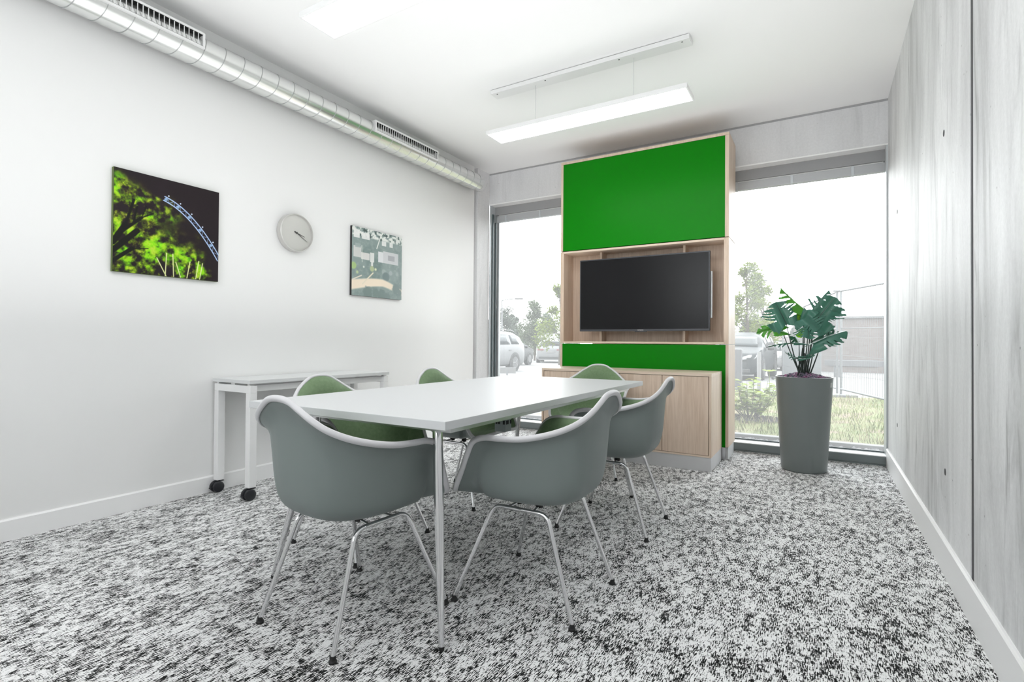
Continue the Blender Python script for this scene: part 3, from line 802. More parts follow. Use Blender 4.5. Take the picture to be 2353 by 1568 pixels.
pb.add([(x * .189, y * .189, .0505 + z) for (x, y, z) in [(math.cos(2 * PI * k / 24), math.sin(2 * PI * k / 24), 0) for k in range(24)]] + [(0, 0, .088)], [(k, (k + 1) % 24, 24) for k in range(24)])
so = pb.build('pebbles', M_peb, soil)
soil_child_kind = so; so['kind'] = 'stuff'

mo = thing('monstera_plant', 'artificial monstera plant with split leaves growing from the grey planter', 'houseplant', (PX, PY, .74))
def monstera(L, W, lobes=5, slit=.30, seed=0):
    """grid leaf: returns verts (x across, y along) and faces with slits"""
    r = random.Random(seed); nv, ns = 84, 10
    def hw(v):
        return W * (math.sin(PI * min(1, (v * .93 + .07)) ** .72) ** .75) * (1.0 if v < .97 else max(.05, (1 - v) / .03))
    vs = []; fs = []; cuts = {}
    for side in (-1, 1):
        cuts[side] = [(.13 + .70 * (k + .5 + (r.random() - .5) * .3) / lobes, (.026 + .012 * r.random()) * 4 / max(4, lobes), .20 + r.random() * .28) for k in range(lobes)]
    idx = {}
    for i in range(nv + 1):
        v = i / nv
        for j in range(-ns, ns + 1):
            s = j / ns; h = hw(v); side = 1 if s >= 0 else -1
            d = min(1.0, min(abs(v - c[0]) for c in cuts[side]) / (.33 / lobes))
            x = s * h * (1 - (.24 * (1 - d ** .6)) * abs(s) ** 3)
            y = v * L * .86 - .02 * L + abs(s) ** 1.2 * (.34 - .60 * (v < .25) * (.25 - v) * 4) * L * (1 - v * .8)
            idx[i, j] = len(vs); vs.append((x, y))
    for i in range(nv):
        for j in range(-ns, ns):
            sm = (j + .5) / ns; vm = (i + .5) / nv; cut = False; side = 1 if sm > 0 else -1
            for (c, wd, st) in cuts[side]:
                if abs(sm) > st and abs(vm - c) < wd * (.30 + 1.55 * ((abs(sm) - st) / (1 - st)) ** .7): cut = True
            if not cut: fs.append((idx[i, j], idx[i + 1, j], idx[i + 1, j + 1], idx[i, j + 1]))
    return vs, fs
def place_leaf(A, T, nrm, W, m, lobes=5, droop=.25, cup=.35, seed=0, slit=.3, stem0=None, sr=.0034):
    A = Vector(A); T = Vector(T); d = T - A; L = d.length; d.normalize(); n = Vector(nrm); n = (n - d * n.dot(d)).normalized(); x = d.cross(n)
    vs, fs = monstera(L, W, lobes, slit, seed)
    P = []
    for (u, v) in vs:
        t = v / L
        z = -droop * L * (t - .0) * (t - 1.0) * 1.0 * 1.0 - cup * abs(u) ** 1.5 / max(W, .01) ** .5 + .012 * math.sin(u * 60 + seed)
        p = A + d * v + x * u + n * z; P.append(tuple(p - Vector((PX, PY, .74))))
    lf = MB().add(P, fs).build('leaf', m, mo, smooth=True, angle=180, solid=.0012)
    # midrib
    MB().tube([tuple(A + d * (L * k / 8) + n * (-droop * L * (k / 8) * (k / 8 - 1) - .0015) - Vector((PX, PY, .74))) for k in range(9)], [.0028 * (1 - k / 10) for k in range(9)], 6).build('midrib', M_stem, lf, smooth=True)
    if stem0:
        S0 = Vector(stem0); mid = S0 * .45 + A * .55 + Vector(((A.x - S0.x) * .02, 0, -.02))
        pts = []
        for k in range(13):
            t = k / 12; p = S0 * (1 - t) ** 2 + mid * 2 * t * (1 - t) + A * t * t; pts.append(tuple(p - Vector((PX, PY, .74))))
        MB().tube(pts, [sr * 1.7 * (1 - t / 12) + sr * .75 * t / 12 for t in range(13)], 8).build('stem', M_stem, mo, smooth=True)
def S(dx, dy): return (PX + dx, PY + dy, .745)
leaves = [
 # attach, tip, normal, halfwidth, material, lobes, droop, cup, stem base
 ((-.119, 4.70, 1.27), (-.300, 4.72, 1.468), (.55, -.35, .65), .085, M_leafg, 3, -.10, .5, S(-.01, .02)),
 ((-.236, 4.62, 1.150), (-.322, 4.64, 1.345), (.25, -.95, .2), .150, M_leaf, 5, .05, .15, S(-.03, -.01)),
 ((-.272, 4.66, 1.110), (-.475, 4.66, 1.070), (.05, -.65, .75), .085, M_leafg, 3, .55, .3, S(-.02, -.03)),
 ((-.045, 4.60, 1.155), (.105, 4.62, 1.372), (-.12, -.97, .2), .150, M_leaf, 4, .05, .12, S(.02, -.02)),
 ((-.080, 4.56, 1.150), (-.085, 4.50, 1.020), (.0, -.9, .45), .110, M_leaf, 4, .2, .3, S(.0, -.03)),
 ((-.105, 4.54, 1.185), (-.010, 4.53, 1.09), (-.1, -.95, .3), .120, M_leaf, 4, .1, .2, None),
 ((-.060, 4.80, 1.255), (.072, 4.84, 1.432), (-.6, -.45, .65), .075, M_leaf, 4, .1, .4, S(.01, .04)),
 ((-.044, 4.60, .985), (.195, 4.60, 1.085), (-.25, -.75, .6), .085, M_leaf, 4, .2, .2, S(.03, -.03)),
 ((-.020, 4.66, 1.000), (.150, 4.64, 1.035), (.0, .35, -.93), .035, M_leaf, 3, .1, .2, None),
 ((-.149, 4.66, .998), (-.392, 4.64, .958), (.05, -.30, .95), .055, M_leaf, 4, .25, .2, S(-.03, .0)),
 ((-.120, 4.58, .885), (-.250, 4.56, .945), (.1, -.35, .93), .060, M_leaf, 4, -.5, .3, S(-.04, -.03)),
 ((-.150, 4.60, .880), (-.035, 4.58, .925), (.0, -.45, .9), .040, M_leaf, 3, -.25, .3, None),
 ((.035, 4.74, 1.13), (.060, 4.68, .955), (.55, -.75, .3), .070, M_leaf, 4, .3, .3, S(.04, .02)),
 ((-.130, 4.68, 1.235), (-.165, 4.64, 1.150), (-.3, -.7, .6), .050, M_leafy, 3, .2, .3, None),
 ((-.110, 4.70, 1.110), (-.165, 4.66, 1.035), (-.5, -.6, .6), .045, M_leafy, 2, .2, .3, S(-.01, .0)),
 ((-.190, 4.76, 1.045), (-.165, 4.74, .985), (.2, -.8, .5), .040, M_leaf, 2, .2, .3, None),
 ((-.050, 4.78, 1.22), (.155, 4.80, 1.25), (-.1, -.8, .6), .085, M_leaf, 4, .2, .2, S(.02, .05)),
]
for i, (A, T, n_, W, m, lo2, dr, cu, st) in enumerate(leaves):
    place_leaf(A, T, n_, W, m, lo2, dr, cu, i * 7 + 3, .30, st)
for (dx, dy, h, r) in ((-.012, -.02, .22, .010), (.008, -.01, .18, .011), (.022, -.02, .12, .007), (-.03, -.015, .13, .007)):
    MB().tube([(dx, dy, -.01), (dx * 1.3, dy, h * .5), (dx * .6, dy, h)], [r, r * .9, r * .5], 10).build('cane', M_stem, mo, smooth=True)

INDOOR_MATS = set(MATS)
# ================================================================== outdoors
def gz(y):
    X = [5, 8, 17, 32, 60, 220]; Z = [-.05, -.05, -.10, -.40, -.60, -.60]
    return float(np.interp(y, X, Z))
M_pave = mat('pale_paving', rough=.85, build=lambda n, b: n.links.new(ramp(n, noise(n, (1.2, 1.2, 1), 1, 6, .6).outputs['Fac'], [(.35, (.30, .30, .30)), (.65, (.36, .36, .355))]).outputs[0], b.inputs['Base Color']))
ys = [5.42, 8, 12, 17, 24, 32, 45, 60, 120, 220]
gm = MB().grid([[(x, y, gz(y)) for x in (-160, -40, -12, -4, 3, 12, 60)] for y in ys])
pav = gm.build('car_park_paving', M_pave); pav['kind'] = 'structure'; pav['label'] = 'pale paved ground of the car park outside'
M_line = mat('white_road_marking', (.6, .6, .6), .7)
kb = MB().box(-14, 5, 6.12, 6.22, -.06, .012)
struct('trim_4', kb, mat('pale_kerb_concrete', (.42, .42, .42), .8), 'pale kerb between pebbles and grass', bevel=.006)
# pebble strip
M_peb2 = mat('grey_pebbles', rough=.7, build=lambda n, b: n.links.new(ramp(n, noise(n, (9, 9, 9), 1, 2).outputs['Fac'], [(.4, (.16, .17, .18)), (.6, (.36, .36, .37))]).outputs[0], b.inputs['Base Color']))
pm = MB(); pm.box(-4.0, 2.2, 5.43, 6.12, -.06, -.03)
for k in range(2600):
    x, y = -3.6 + 5.6 * rnd.random(), 5.45 + .66 * rnd.random(); sx = .012 + .018 * rnd.random(); sy = sx * (.6 + .5 * rnd.random()); a = rnd.random() * PI
    vs = []
    for (px, py, pz) in ((1, 0, 0), (.3, .9, 0), (-.8, .5, 0), (-.8, -.6, 0), (.4, -.9, 0), (0, 0, .6)):
        vs.append((x + px * sx * math.cos(a) - py * sy * math.sin(a), y + px * sx * math.sin(a) + py * sy * math.cos(a), -.028 + pz * sx + .008 * rnd.random()))
    pm.add(vs, [(0, 1, 5), (1, 2, 5), (2, 3, 5), (3, 4, 5), (4, 0, 5)])
tag(pm.build('pebble_strip', M_peb2), 'strip of flat grey pebbles along the window foot', 'pebbles', kind='stuff')
# grass
M_soil = mat('dry_lawn_soil', rough=.9, build=lambda n, b: n.links.new(ramp(n, noise(n, (1.6, 1.6, 1), 1, 5, .6).outputs['Fac'], [(.38, (.24, .34, .06)), (.52, (.36, .37, .12)), (.62, (.46, .33, .22))]).outputs[0], b.inputs['Base Color']))
lawn = MB().grid([[(x, y, .004 + .02 * math.sin(x * 3 + y * 2) * (y > 6.5)) for x in np.linspace(-3.4, 6, 30)] for y in np.linspace(6.22, 11.6, 26)])
struct('lawn_soil', lawn, M_soil, 'patchy lawn ground outside the right window', smooth=True)
def b_blade(n, b):
    x = noise(n, (1.3, 1.3, .2), 1, 4, .6); r = ramp(n, x.outputs['Fac'], [(.36, (.28, .42, .05)), (.50, (.46, .50, .14)), (.60, (.62, .50, .30))])
    n.links.new(r.outputs[0], b.inputs['Base Color'])
M_blade = mat('grass_blades', rough=.7, build=b_blade)
gmb = MB()
for k in range(15000):
    x, y = -3.0 + 6.4 * rnd.random(), 6.26 + 5.0 * rnd.random() ** 1.15
    h = .035 + .10 * rnd.random() ** 2.2; a = rnd.random() * 2 * PI; wd = .0035; lx, ly = math.cos(a) * h * .6, math.sin(a) * h * .6; px, py = -math.sin(a) * wd, math.cos(a) * wd
    z = .004
    gmb.add([(x - px, y - py, z), (x + px, y + py, z), (x + lx * .5 + px * .7, y + ly * .5 + py * .7, z + h * .65), (x + lx * .5 - px * .7, y + ly * .5 - py * .7, z + h * .65), (x + lx, y + ly, z + h)], [(0, 1, 2, 3), (3, 2, 4)])
tag(gmb.build('grass', M_blade), 'thin patchy grass with dry stalks outside the right window', 'grass', kind='stuff')

# leafy shrub by the window
M_bl = leaf_mat('lime_shrub_leaf', (.50, .75, .03), (.85, 1.0, .03), .5, .45)
M_twig = mat('brown_twig', (.14, .11, .07), .8)
sh = thing('leafy_shrub', 'lime green leafy shrub growing just outside the window left of the planter', 'shrub', (-.80, 7.46, .0))
st_ = MB()
def shrub_leaf(mb, p, d, n, L, W):
    p = Vector(p); d = Vector(d).normalized(); n = Vector(n); n = (n - d * n.dot(d)).normalized(); x = d.cross(n)
    P = []
    for (v, w_, z) in ((0, 0, 0), (.22, .75, .02), (.5, 1, .03), (.62, .72, .02), (.8, .42, -.03), (1, 0, -.10)):
        P.append((v, w_, z))
    vs = [tuple(p)]
    for (v, w_, z) in P[1:-1]: vs += [tuple(p + d * L * v - x * W * w_ + n * z * L), tuple(p + d * L * v + n * (z - .06 * w_) * L), tuple(p + d * L * v + x * W * w_ + n * z * L)]
    vs.append(tuple(p + d * L + n * P[-1][2] * L)); m = len(P) - 2
    fs = [(0, 1, 2), (0, 2, 3)]
    for k in range(m - 1):
        a = 1 + 3 * k; fs += [(a, a + 3, a + 4, a + 1), (a + 1, a + 4, a + 5, a + 2)]
    a = 1 + 3 * (m - 1); e = len(vs) - 1; fs += [(a, e, a + 1), (a + 1, e, a + 2)]
    mb.add(vs, fs)
fol = MB()
for k in range(26):
    a = rnd.random() * 2 * PI; R = .10 + .30 * rnd.random(); H_ = .30 + .30 * rnd.random(); tip = Vector((R * math.cos(a), R * math.sin(a), H_))
    b0 = Vector((.04 * math.cos(a), .04 * math.sin(a), -.01)); mid = (b0 + tip) * .5 + Vector((.05 * math.cos(a), .05 * math.sin(a), -.03))
    pts = [tuple(b0 * (1 - t) ** 2 + mid * 2 * t * (1 - t) + tip * t * t) for t in (0, .25, .5, .75, 1)]
    st_.tube(pts, [.006, .005, .004, .003, .002], 6)
    for j in range(15):
        t = .35 + .65 * rnd.random(); p = b0 * (1 - t) ** 2 + mid * 2 * t * (1 - t) + tip * t * t
        an = rnd.random() * 2 * PI; d = Vector((math.cos(an), math.sin(an), .15 + .5 * rnd.random() - .3))
        shrub_leaf(fol, p, d, (rnd.random() * .5 - .25, rnd.random() * .5 - .4, 1), .07 + .05 * rnd.random(), .028 + .02 * rnd.random())
fol.build('foliage', M_bl, sh); st_.build('stems', M_twig, sh, smooth=True)
mb = MB(); mb.tube([(.20, -.10, 0), (.24, -.12, .35), (.23, -.10, .66)], .003, 6)
for j in range(4): shrub_leaf(mb, (.23, -.10, .64), (math.cos(j * 1.7), math.sin(j * 1.7), .3), (0, -.3, 1), .09, .03)
mb.build('tall_shoot', M_bl, sh)
bd = MB()
for k in range(500):
    r = .55 * math.sqrt(rnd.random()); a = rnd.random() * 2 * PI; s = .01 + .02 * rnd.random(); x, y = r * math.cos(a) * 1.1, r * math.sin(a) * .5; bb = rnd.random() * PI
    bd.add([(x + s * math.cos(bb), y + s * math.sin(bb), .02), (x - s * math.sin(bb), y + s * math.cos(bb), .02), (x - s * math.cos(bb), y - s * math.sin(bb), .02), (x + s * math.sin(bb), y - s * math.cos(bb), .02), (x, y, .02 + s)], [(0, 1, 4), (1, 2, 4), (2, 3, 4), (3, 0, 4)])
bo = bd.build('bark_mulch', mat('dark_bark', (.06, .05, .045), .9)); bo.location = (-.80, 7.40, .0); tag(bo, 'dark bark chips on the ground under the lime shrub', 'mulch', kind='stuff')

# ---------------- site fence
M_galv = mat('galvanised_fence_steel', (.40, .42, .44), .45, metal=.5)
def fence_panel(p0, p1, z0b, z1b, lab, Ht=1.98, lean=0):
    p0, p1 = Vector(p0), Vector(p1); d = p1 - p0; L = d.length; d.normalize(); nx = Vector((-d.y, d.x, 0)) * lean
    t = thing('site_fence_panel', lab, 'fence', (p0.x, p0.y, 0), 0, 'mobile site fence panels')
    zb = lambda s: z0b + (z1b - z0b) * s / L
    def P(s, h): q = d * s + nx * h; return (q.x, q.y, zb(s) + h)
    f = MB()
    f.tube([P(0, 0), P(0, Ht)], .021, 12).tube([P(L, 0), P(L, Ht)], .021, 12).tube([P(0, Ht), P(L, Ht)], .021, 12).tube([P(0, .10), P(L, .10)], .021, 12)
    f.build('tube_frame', M_galv, t, smooth=True)
    wm = MB(); n = int(L / .075)
    for k in range(1, n): wm.tube([P(L * k / n, .10), P(L * k / n, Ht)], .0036, 4, caps=False)
    for h in (.40, .75, 1.10, 1.45, 1.72): wm.tube([P(0, h), P(L, h)], .0036, 4, caps=False)
    wm.tube([P(0, 1.26), P(L, 1.26)], .009, 6)
    wm.build('wire_mesh', M_galv, t)
    return t
FA = (.295, 11.85); FB = (1.52, 8.60)
fence_panel((FA[0] + .03, FA[1] - .08, 0), (FB[0], FB[1], 0), .04, -.02, 'mesh fence panel nearest the window, running out of view behind the concrete wall')
fence_panel((FA[0] - .03, FA[1] + .06, 0), (-.38, 15.05, 0), .04, -.04, 'middle mesh fence panel behind the houseplant')
fence_panel((-.40, 15.15, 0), (-1.04, 18.35, 0), -.05, -.08, 'farthest mesh fence panel beside the parked cars')
for i, (x, y, z, l) in enumerate(((.29, 11.87, -.03, 'grey concrete fence foot nearest the window'), (-.39, 15.1, -.08, 'grey concrete fence foot behind the planter'), (-1.04, 18.38, -.12, 'grey concrete fence foot beside the parked cars'))):
    f = MB().box(-.11, .11, -.30, .30, 0, .07 if i else .05).build('concrete_block', mat('fence_block_concrete', (.30, .31, .32), .85), bevel=.012); f.location = (x, y, z + (0 if i else .0)); f.rotation_euler = (0, 0, .35 + 1.57); tag(f, l, 'concrete block', 'concrete blocks holding the mesh fence')
cl = thing('fence_clamp', 'steel clamp joining two mesh fence panels at their tops', 'clamp', (.295, 11.86, 2.03))
MB().box(-.10, .10, -.035, .035, -.012, .012).build('clamp_plate', M_galv, cl, bevel=.004); MB().cyl((0, 0, -.03), (0, 0, .02), .012, 10).build('bolt', M_galv, cl)

# ---------------- brick wall and kerb objects on the right
def b_brick(n, b):
    t = N(n, 'ShaderNodeTexCoord'); m = N(n, 'ShaderNodeMapping'); m.inputs['Rotation'].default_value = (PI / 2, 0, 0)
    k = N(n, 'ShaderNodeTexBrick'); k.inputs['Scale'].default_value = 2.2; k.inputs['Color1'].default_value = (.36, .29, .28, 1); k.inputs['Color2'].default_value = (.42, .36, .345, 1); k.inputs['Mortar'].default_value = (.45, .43, .42, 1); k.inputs['Mortar Size'].default_value = .012
    n.links.new(t.outputs['Object'], m.inputs[0]); n.links.new(m.outputs[0], k.inputs['Vector']); n.links.new(k.outputs[0], b.inputs['Base Color'])
M_brick = mat('pale_pink_brick', rough=.8, build=b_brick)
bw = thing('brick_building', 'low pale pink brick building behind the mesh fence', 'building', (2.5, 30, gz(30)))
MB().box(-3.7, 4.5, 0, 6, 0, 2.62).build('wall', M_brick, bw)
MB().box(-3.75, 4.6, -.12, 6.1, 2.62, 2.72).build('roof_edge', mat('grey_coping', (.30, .31, .32), .7), bw)
MB().box(-2.2, -.2, -.05, 0, .3, .62).build('low_panel', mat('grey_panel', (.22, .22, .25), .6), bw)
lb = thing('low_concrete_block_wall', 'low grey concrete ledge standing in front of the pink brick building', 'ledge', (1.4, 22.5, gz(22.5)))
MB().box(-1.3, 1.5, 0, .35, .42, .62).build('slab', mat('ledge_concrete', (.33, .33, .35), .8), lb); MB().box(-1.0, -.8, .05, .3, 0, .42).box(1.1, 1.3, .05, .3, 0, .42).build('supports', M_galv, lb)
ub = thing('utility_cabinet', 'pale blue white cabinet behind the fence left of the planter leaves', 'cabinet', (-.62, 20.5, gz(20.5)))
MB().box(-.55, .62, 0, .5, .05, 1.15).build('cabinet_body', mat('pale_blue_grey_steel', (.34, .38, .39), .5), ub, bevel=.02); MB().box(-.02, .0, -.006, 0, .1, 1.1).build('door_gap', M_frame_d, ub); MB().box(-.5, .57, .03, .47, 0, .05).build('base', M_galv, ub)

# ---------------- cars
M_tyre = mat('tyre_rubber', (.045, .047, .05), .8)
M_rimm = mat('alloy_wheel', (.42, .43, .44), .35, metal=.6)
M_cglass = mat('car_window_glass', (.10, .12, .13), .2, spec=.15)
M_lamp = mat('clear_headlamp', (.45, .47, .48), .1, spec=.8)
M_red = mat('red_tail_lamp', (.45, .10, .12), .3)
M_ctrim = mat('dark_car_trim', (.06, .068, .075), .5)
def car(lab, loc, rz, paint_, front_emblem=False, sc=1.0, wagon=True):
    t = thing('parked_car', lab, 'car', loc, rz, 'cars parked outside'); t.scale = (sc, sc, sc)
    xs = [-2.28, -2.24, -2.12, -1.95, -1.70, -1.2, -.5, .2, .62, .95, 1.22, 1.5, 1.9, 2.15, 2.28, 2.33]
    if wagon: zt_ = [.62, .92, 1.06, 1.36, 1.45, 1.49, 1.50, 1.46, 1.36, 1.18, 1.02, .97, .90, .82, .66, .5]
    else: zt_ = [.55, .85, 1.0, 1.04, 1.12, 1.34, 1.45, 1.43, 1.33, 1.17, 1.01, .95, .88, .80, .64, .5]
    hw = [.74, .82, .87, .90, .915, .92, .92, .92, .92, .92, .915, .91, .88, .82, .72, .60]
    def ring(i_):
        x = np.interp(i_, range(len(xs)), xs); z1 = np.interp(i_, range(len(xs)), zt_); h = np.interp(i_, range(len(xs)), hw)
        belt = min(.95 - .03 * x * .2, z1 - .012)
        cab = max(0, z1 - .98) / .5
        rw_ = h * (.93 - .20 * cab)
        return [(x, 0, .20), (x, h * .86, .20), (x, h * .97, .30), (x, h, .50), (x, h * 1.0, .70), (x, h * .985, belt), (x, rw_ + (h * .985 - rw_) * .28, belt + (z1 - belt) * .78), (x, rw_ * .86, z1 - .012), (x, rw_ * .5, z1), (x, 0, z1 + .006)]
    rows = []
    steps = [k / 3 for k in range((len(xs) - 1) * 3 + 1)]
    for s in steps:
        r = ring(s); rows.append(r + [(x, -y, z) for (x, y, z) in reversed(r[1:-1])])
    m = MB().grid(rows, cv=True); nn = len(rows[0]); m.f.append(tuple(range(nn))); m.f.append(tuple((len(rows) - 1) * nn + k for k in range(nn)))
    body = m.build('body', paint_, t, smooth=True, angle=50)
    def side(i0, i1, n, fl, fh, off, nm, mt, par):
        for sg in (1, -1):
            rr = []
            for k in range(n + 1):
                r = ring(i0 + (i1 - i0) * k / n); A = np.array(r[5]); B = np.array(r[6]); C_ = np.array(r[7])
                lo3 = A + (B - A) * fl; hi3 = A + (B - A) * fh
                rr.append([(p[0], sg * (p[1] + off), p[2]) for p in (lo3, (lo3 + hi3) / 2, hi3)])
            MB().grid(rr).build(nm, mt, par, smooth=True, solid=.01)
    i_of = lambda x: float(np.interp(x, xs, range(len(xs))))
    side(i_of(-1.05), i_of(-.08), 6, .10, .98, .006, 'side_window', M_cglass, t)
    side(i_of(.02), i_of(.62), 5, .10, .92, .006, 'side_window', M_cglass, t)
    if wagon: side(i_of(-1.72), i_of(-1.15), 4, .12, .95, .006, 'side_window', M_cglass, t)
    # windscreen and rear screen
    def screen(i0, i1, nm, w0):
        rr = []
        for k in range(5):
            r = ring(i0 + (i1 - i0) * k / 4); z1 = r[-1][2]; hwid = r[7][1] * w0
            rr.append([(r[0][0] + (.012 if nm == 'windscreen' else -.012), hwid * q, z1 + .008 - .010 * abs(q) ** 2) for q in np.linspace(-1, 1, 9)])
        MB().grid(rr).build(nm, M_cglass, t, smooth=True, solid=.008)
    screen(i_of(.66), i_of(1.18), 'windscreen', 1.02)
    screen(i_of(-2.09), i_of(-1.88) if wagon else i_of(-1.3), 'rear_window', .98)
    for x in (-1.36, 1.40):
        for sg in (1, -1):
            MB().lathe([(0, sg * .70), (.36, sg * .70), (.37, sg * .924), (0, sg * .924)], 28, (x, 0, .34), 'y').build('wheel_arch', M_ctrim, t, smooth=True)
            wh = MB().lathe([(0, sg * .72), (.30, sg * .72), (.325, sg * .75), (.325, sg * .90), (.30, sg * .935), (.22, sg * .935), (.215, sg * .90), (0, sg * .90)], 32, (x, 0, .325), 'y').build('wheel', M_tyre, t, smooth=True, angle=35)
            sp = MB().lathe([(.19, sg * .905), (.215, sg * .905), (.215, sg * .94), (.19, sg * .94)], 28, (x, 0, .325), 'y').lathe([(0, sg * .905), (.05, sg * .905), (.045, sg * .935), (0, sg * .935)], 12, (x, 0, .325), 'y')
            for k in range(5):
                a = 2 * PI * k / 5; sp.tube([(x, sg * .92, .325), (x + .2 * math.cos(a), sg * .925, .325 + .2 * math.sin(a))], [.030, .018], 6)
            sp.build('alloy_rim', M_rimm, wh, smooth=True)
    for sg in (1, -1):
        MB().lathe([(0, -.09), (.07, -.08), (.085, 0), (.06, .09), (0, .10)], 14, (.70, sg * 1.03, .99), 'y').build('wing_mirror', M_ctrim if paint_.name.startswith('dark') else paint_, t, smooth=True)
        MB().box(-2.262, -2.10, sg * .60 - .20, sg * .60 + .20, .80, .90).build('tail_lamp', M_red, t, bevel=.02)
        rr = [[(x, sg * yy, z) for (x, yy, z) in ((2.20, .80, .66), (2.285, .60, .64), (2.315, .46, .62))], [(x, sg * yy, z) for (x, yy, z) in ((2.06, .86, .78), (2.20, .64, .78), (2.26, .48, .72))]]
        MB().grid(rr).build('headlamp', M_lamp, t, smooth=True, solid=.03)
        MB().box(-1.0 - .10, -1.0 + .10, sg * .925 - .01, sg * .925 + .01, .78, .80).build('door_handle', M_ctrim, t)
        MB().tube([(-1.7, sg * .66, 1.475), (-1.5, sg * .66, 1.53), (.0, sg * .66, 1.54), (.2, sg * .66, 1.47)], .014, 6).build('roof_rail', M_rimm, t)
    gr = MB().box(2.24, 2.325, -.44, .44, .50, .70).build('grille', M_ctrim, t, bevel=.03)
    for zz in (.545, .60, .655): MB().box(2.32, 2.334, -.42, .42, zz - .008, zz + .008).build('grille_bar', M_rimm, gr)
    MB().box(2.25, 2.335, -.68, .68, .26, .38).build('lower_intake', M_ctrim, t, bevel=.02)
    MB().box(2.33, 2.345, -.26, .26, .40, .49).build('number_plate', M_line, t); MB().box(-2.295, -2.24, -.27, .27, .66, .78).build('number_plate', mat('plate_grey', (.5, .5, .5), .5), t)
    MB().box(-2.30, -2.22, -.72, .72, .30, .42).build('rear_trim', M_ctrim, t, bevel=.02)
    if front_emblem:
        em = MB(); em.tube([(2.345, .105 * math.cos(a), .60 + .105 * math.sin(a)) for a in [2 * PI * k / 32 for k in range(32)]], .010, 6, closed=True)
        for k in range(3):
            a = PI / 2 + 2 * PI * k / 3; em.tube([(2.345, 0, .60), (2.345, .10 * math.cos(a), .60 + .10 * math.sin(a))], [.016, .004], 6)
        em.build('star_emblem', mat('bright_chrome', (.7, .7, .7), .2, metal=.5), t, smooth=True)
    return t
P_white = mat('white_car_paint', (.46, .47, .48), .4, spec=.3)
P_dark = mat('dark_grey_car_paint', (.10, .115, .125), .4, spec=.1)
P_grey = mat('dark_slate_car_paint', (.10, .11, .12), .4, spec=.3)
car('white estate car parked side-on at the left edge of the left window', (-10.74, 15.35, gz(15.3)), -PI / 2, P_white)
car('dark grey car parked between the two white cars in the left window', (-14.6, 23.6, gz(23.6)), math.radians(95), P_grey, wagon=False)
car('white estate car seen from behind beside the oak media wall', (-16.3, 33.0, gz(32)), math.radians(112), P_white, sc=1.06)
car('dark car facing the room at the left edge of the right window', (-2.35, 18.9, gz(18)), -PI / 2 - .05, P_dark)
car('white car with a round star badge facing the room behind the houseplant', (-2.42, 30.9, gz(31)), -PI / 2 - .03, P_white, True)

# ---------------- lamp posts, signs, trees
M_pole = mat('pale_grey_lamp_post', (.34, .35, .36), .5)
def lamp(lab, x, y, H_, arm):
    t = thing('street_lamp', lab, 'street lamp', (x, y, gz(y)), 0, 'car park street lamps')
    MB().tube([(0, 0, 0), (0, 0, H_)], [.09, .06], 12).build('pole', M_pole, t, smooth=True)
    MB().tube([(0, 0, H_ - .05), (arm[0] * .5, arm[1] * .5, H_ + .08), (arm[0], arm[1], H_ + .12)], .04, 8).build('arm', M_pole, t, smooth=True)
    L = MB().box(-.35, .35, -.14, .14, -.06, .05).build('lamp_head', mat('grey_lamp_head', (.14, .14, .14), .5), t, bevel=.02); L.location = (arm[0] * 1.15, arm[1] * 1.15, H_ + .12); L.rotation_euler = (0, 0, math.atan2(arm[1], arm[0]))
    return t
lamp('street lamp with a short arm rising above the cars in the left window', -23.8, 38.2, 5.1, (1.1, .65))
lamp('slim street lamp behind the young tree in the right window', -4.2, 44.0, 6.25, (.25, .1))
sg = thing('barrier_board', 'short grey board on a post standing before the white estate car', 'barrier', (-7.28, 11.97, gz(12)))
MB().cyl((0, 0, 0), (0, 0, .30), .025, 10).build('post', M_galv, sg, smooth=True); MB().box(-.235, .235, -.015, .015, .22, .385).build('board', mat('pale_board', (.33, .33, .33), .7), sg, bevel=.004); sg.rotation_euler = (0, 0, math.radians(32))
bd2 = MB().box(-.10, .10, -.06, .06, 0, .95).build('charging_post', mat('grey_post_steel', (.20, .21, .23), .5), bevel=.02); bd2.location = (-1.62, 12.6, gz(12.6)); tag(bd2, 'square grey post before the dark car in the right window', 'post')
bp = MB().tube([(0, 0, 0), (0, 0, .9)], .04, 12).build('white_bollard', mat('white_bollard_paint', (.5, .5, .51), .5), smooth=True); bp.location = (-1.10, 11.8, gz(11.8)); tag(bp, 'slim white bollard left of the planter, before the dark car', 'bollard')

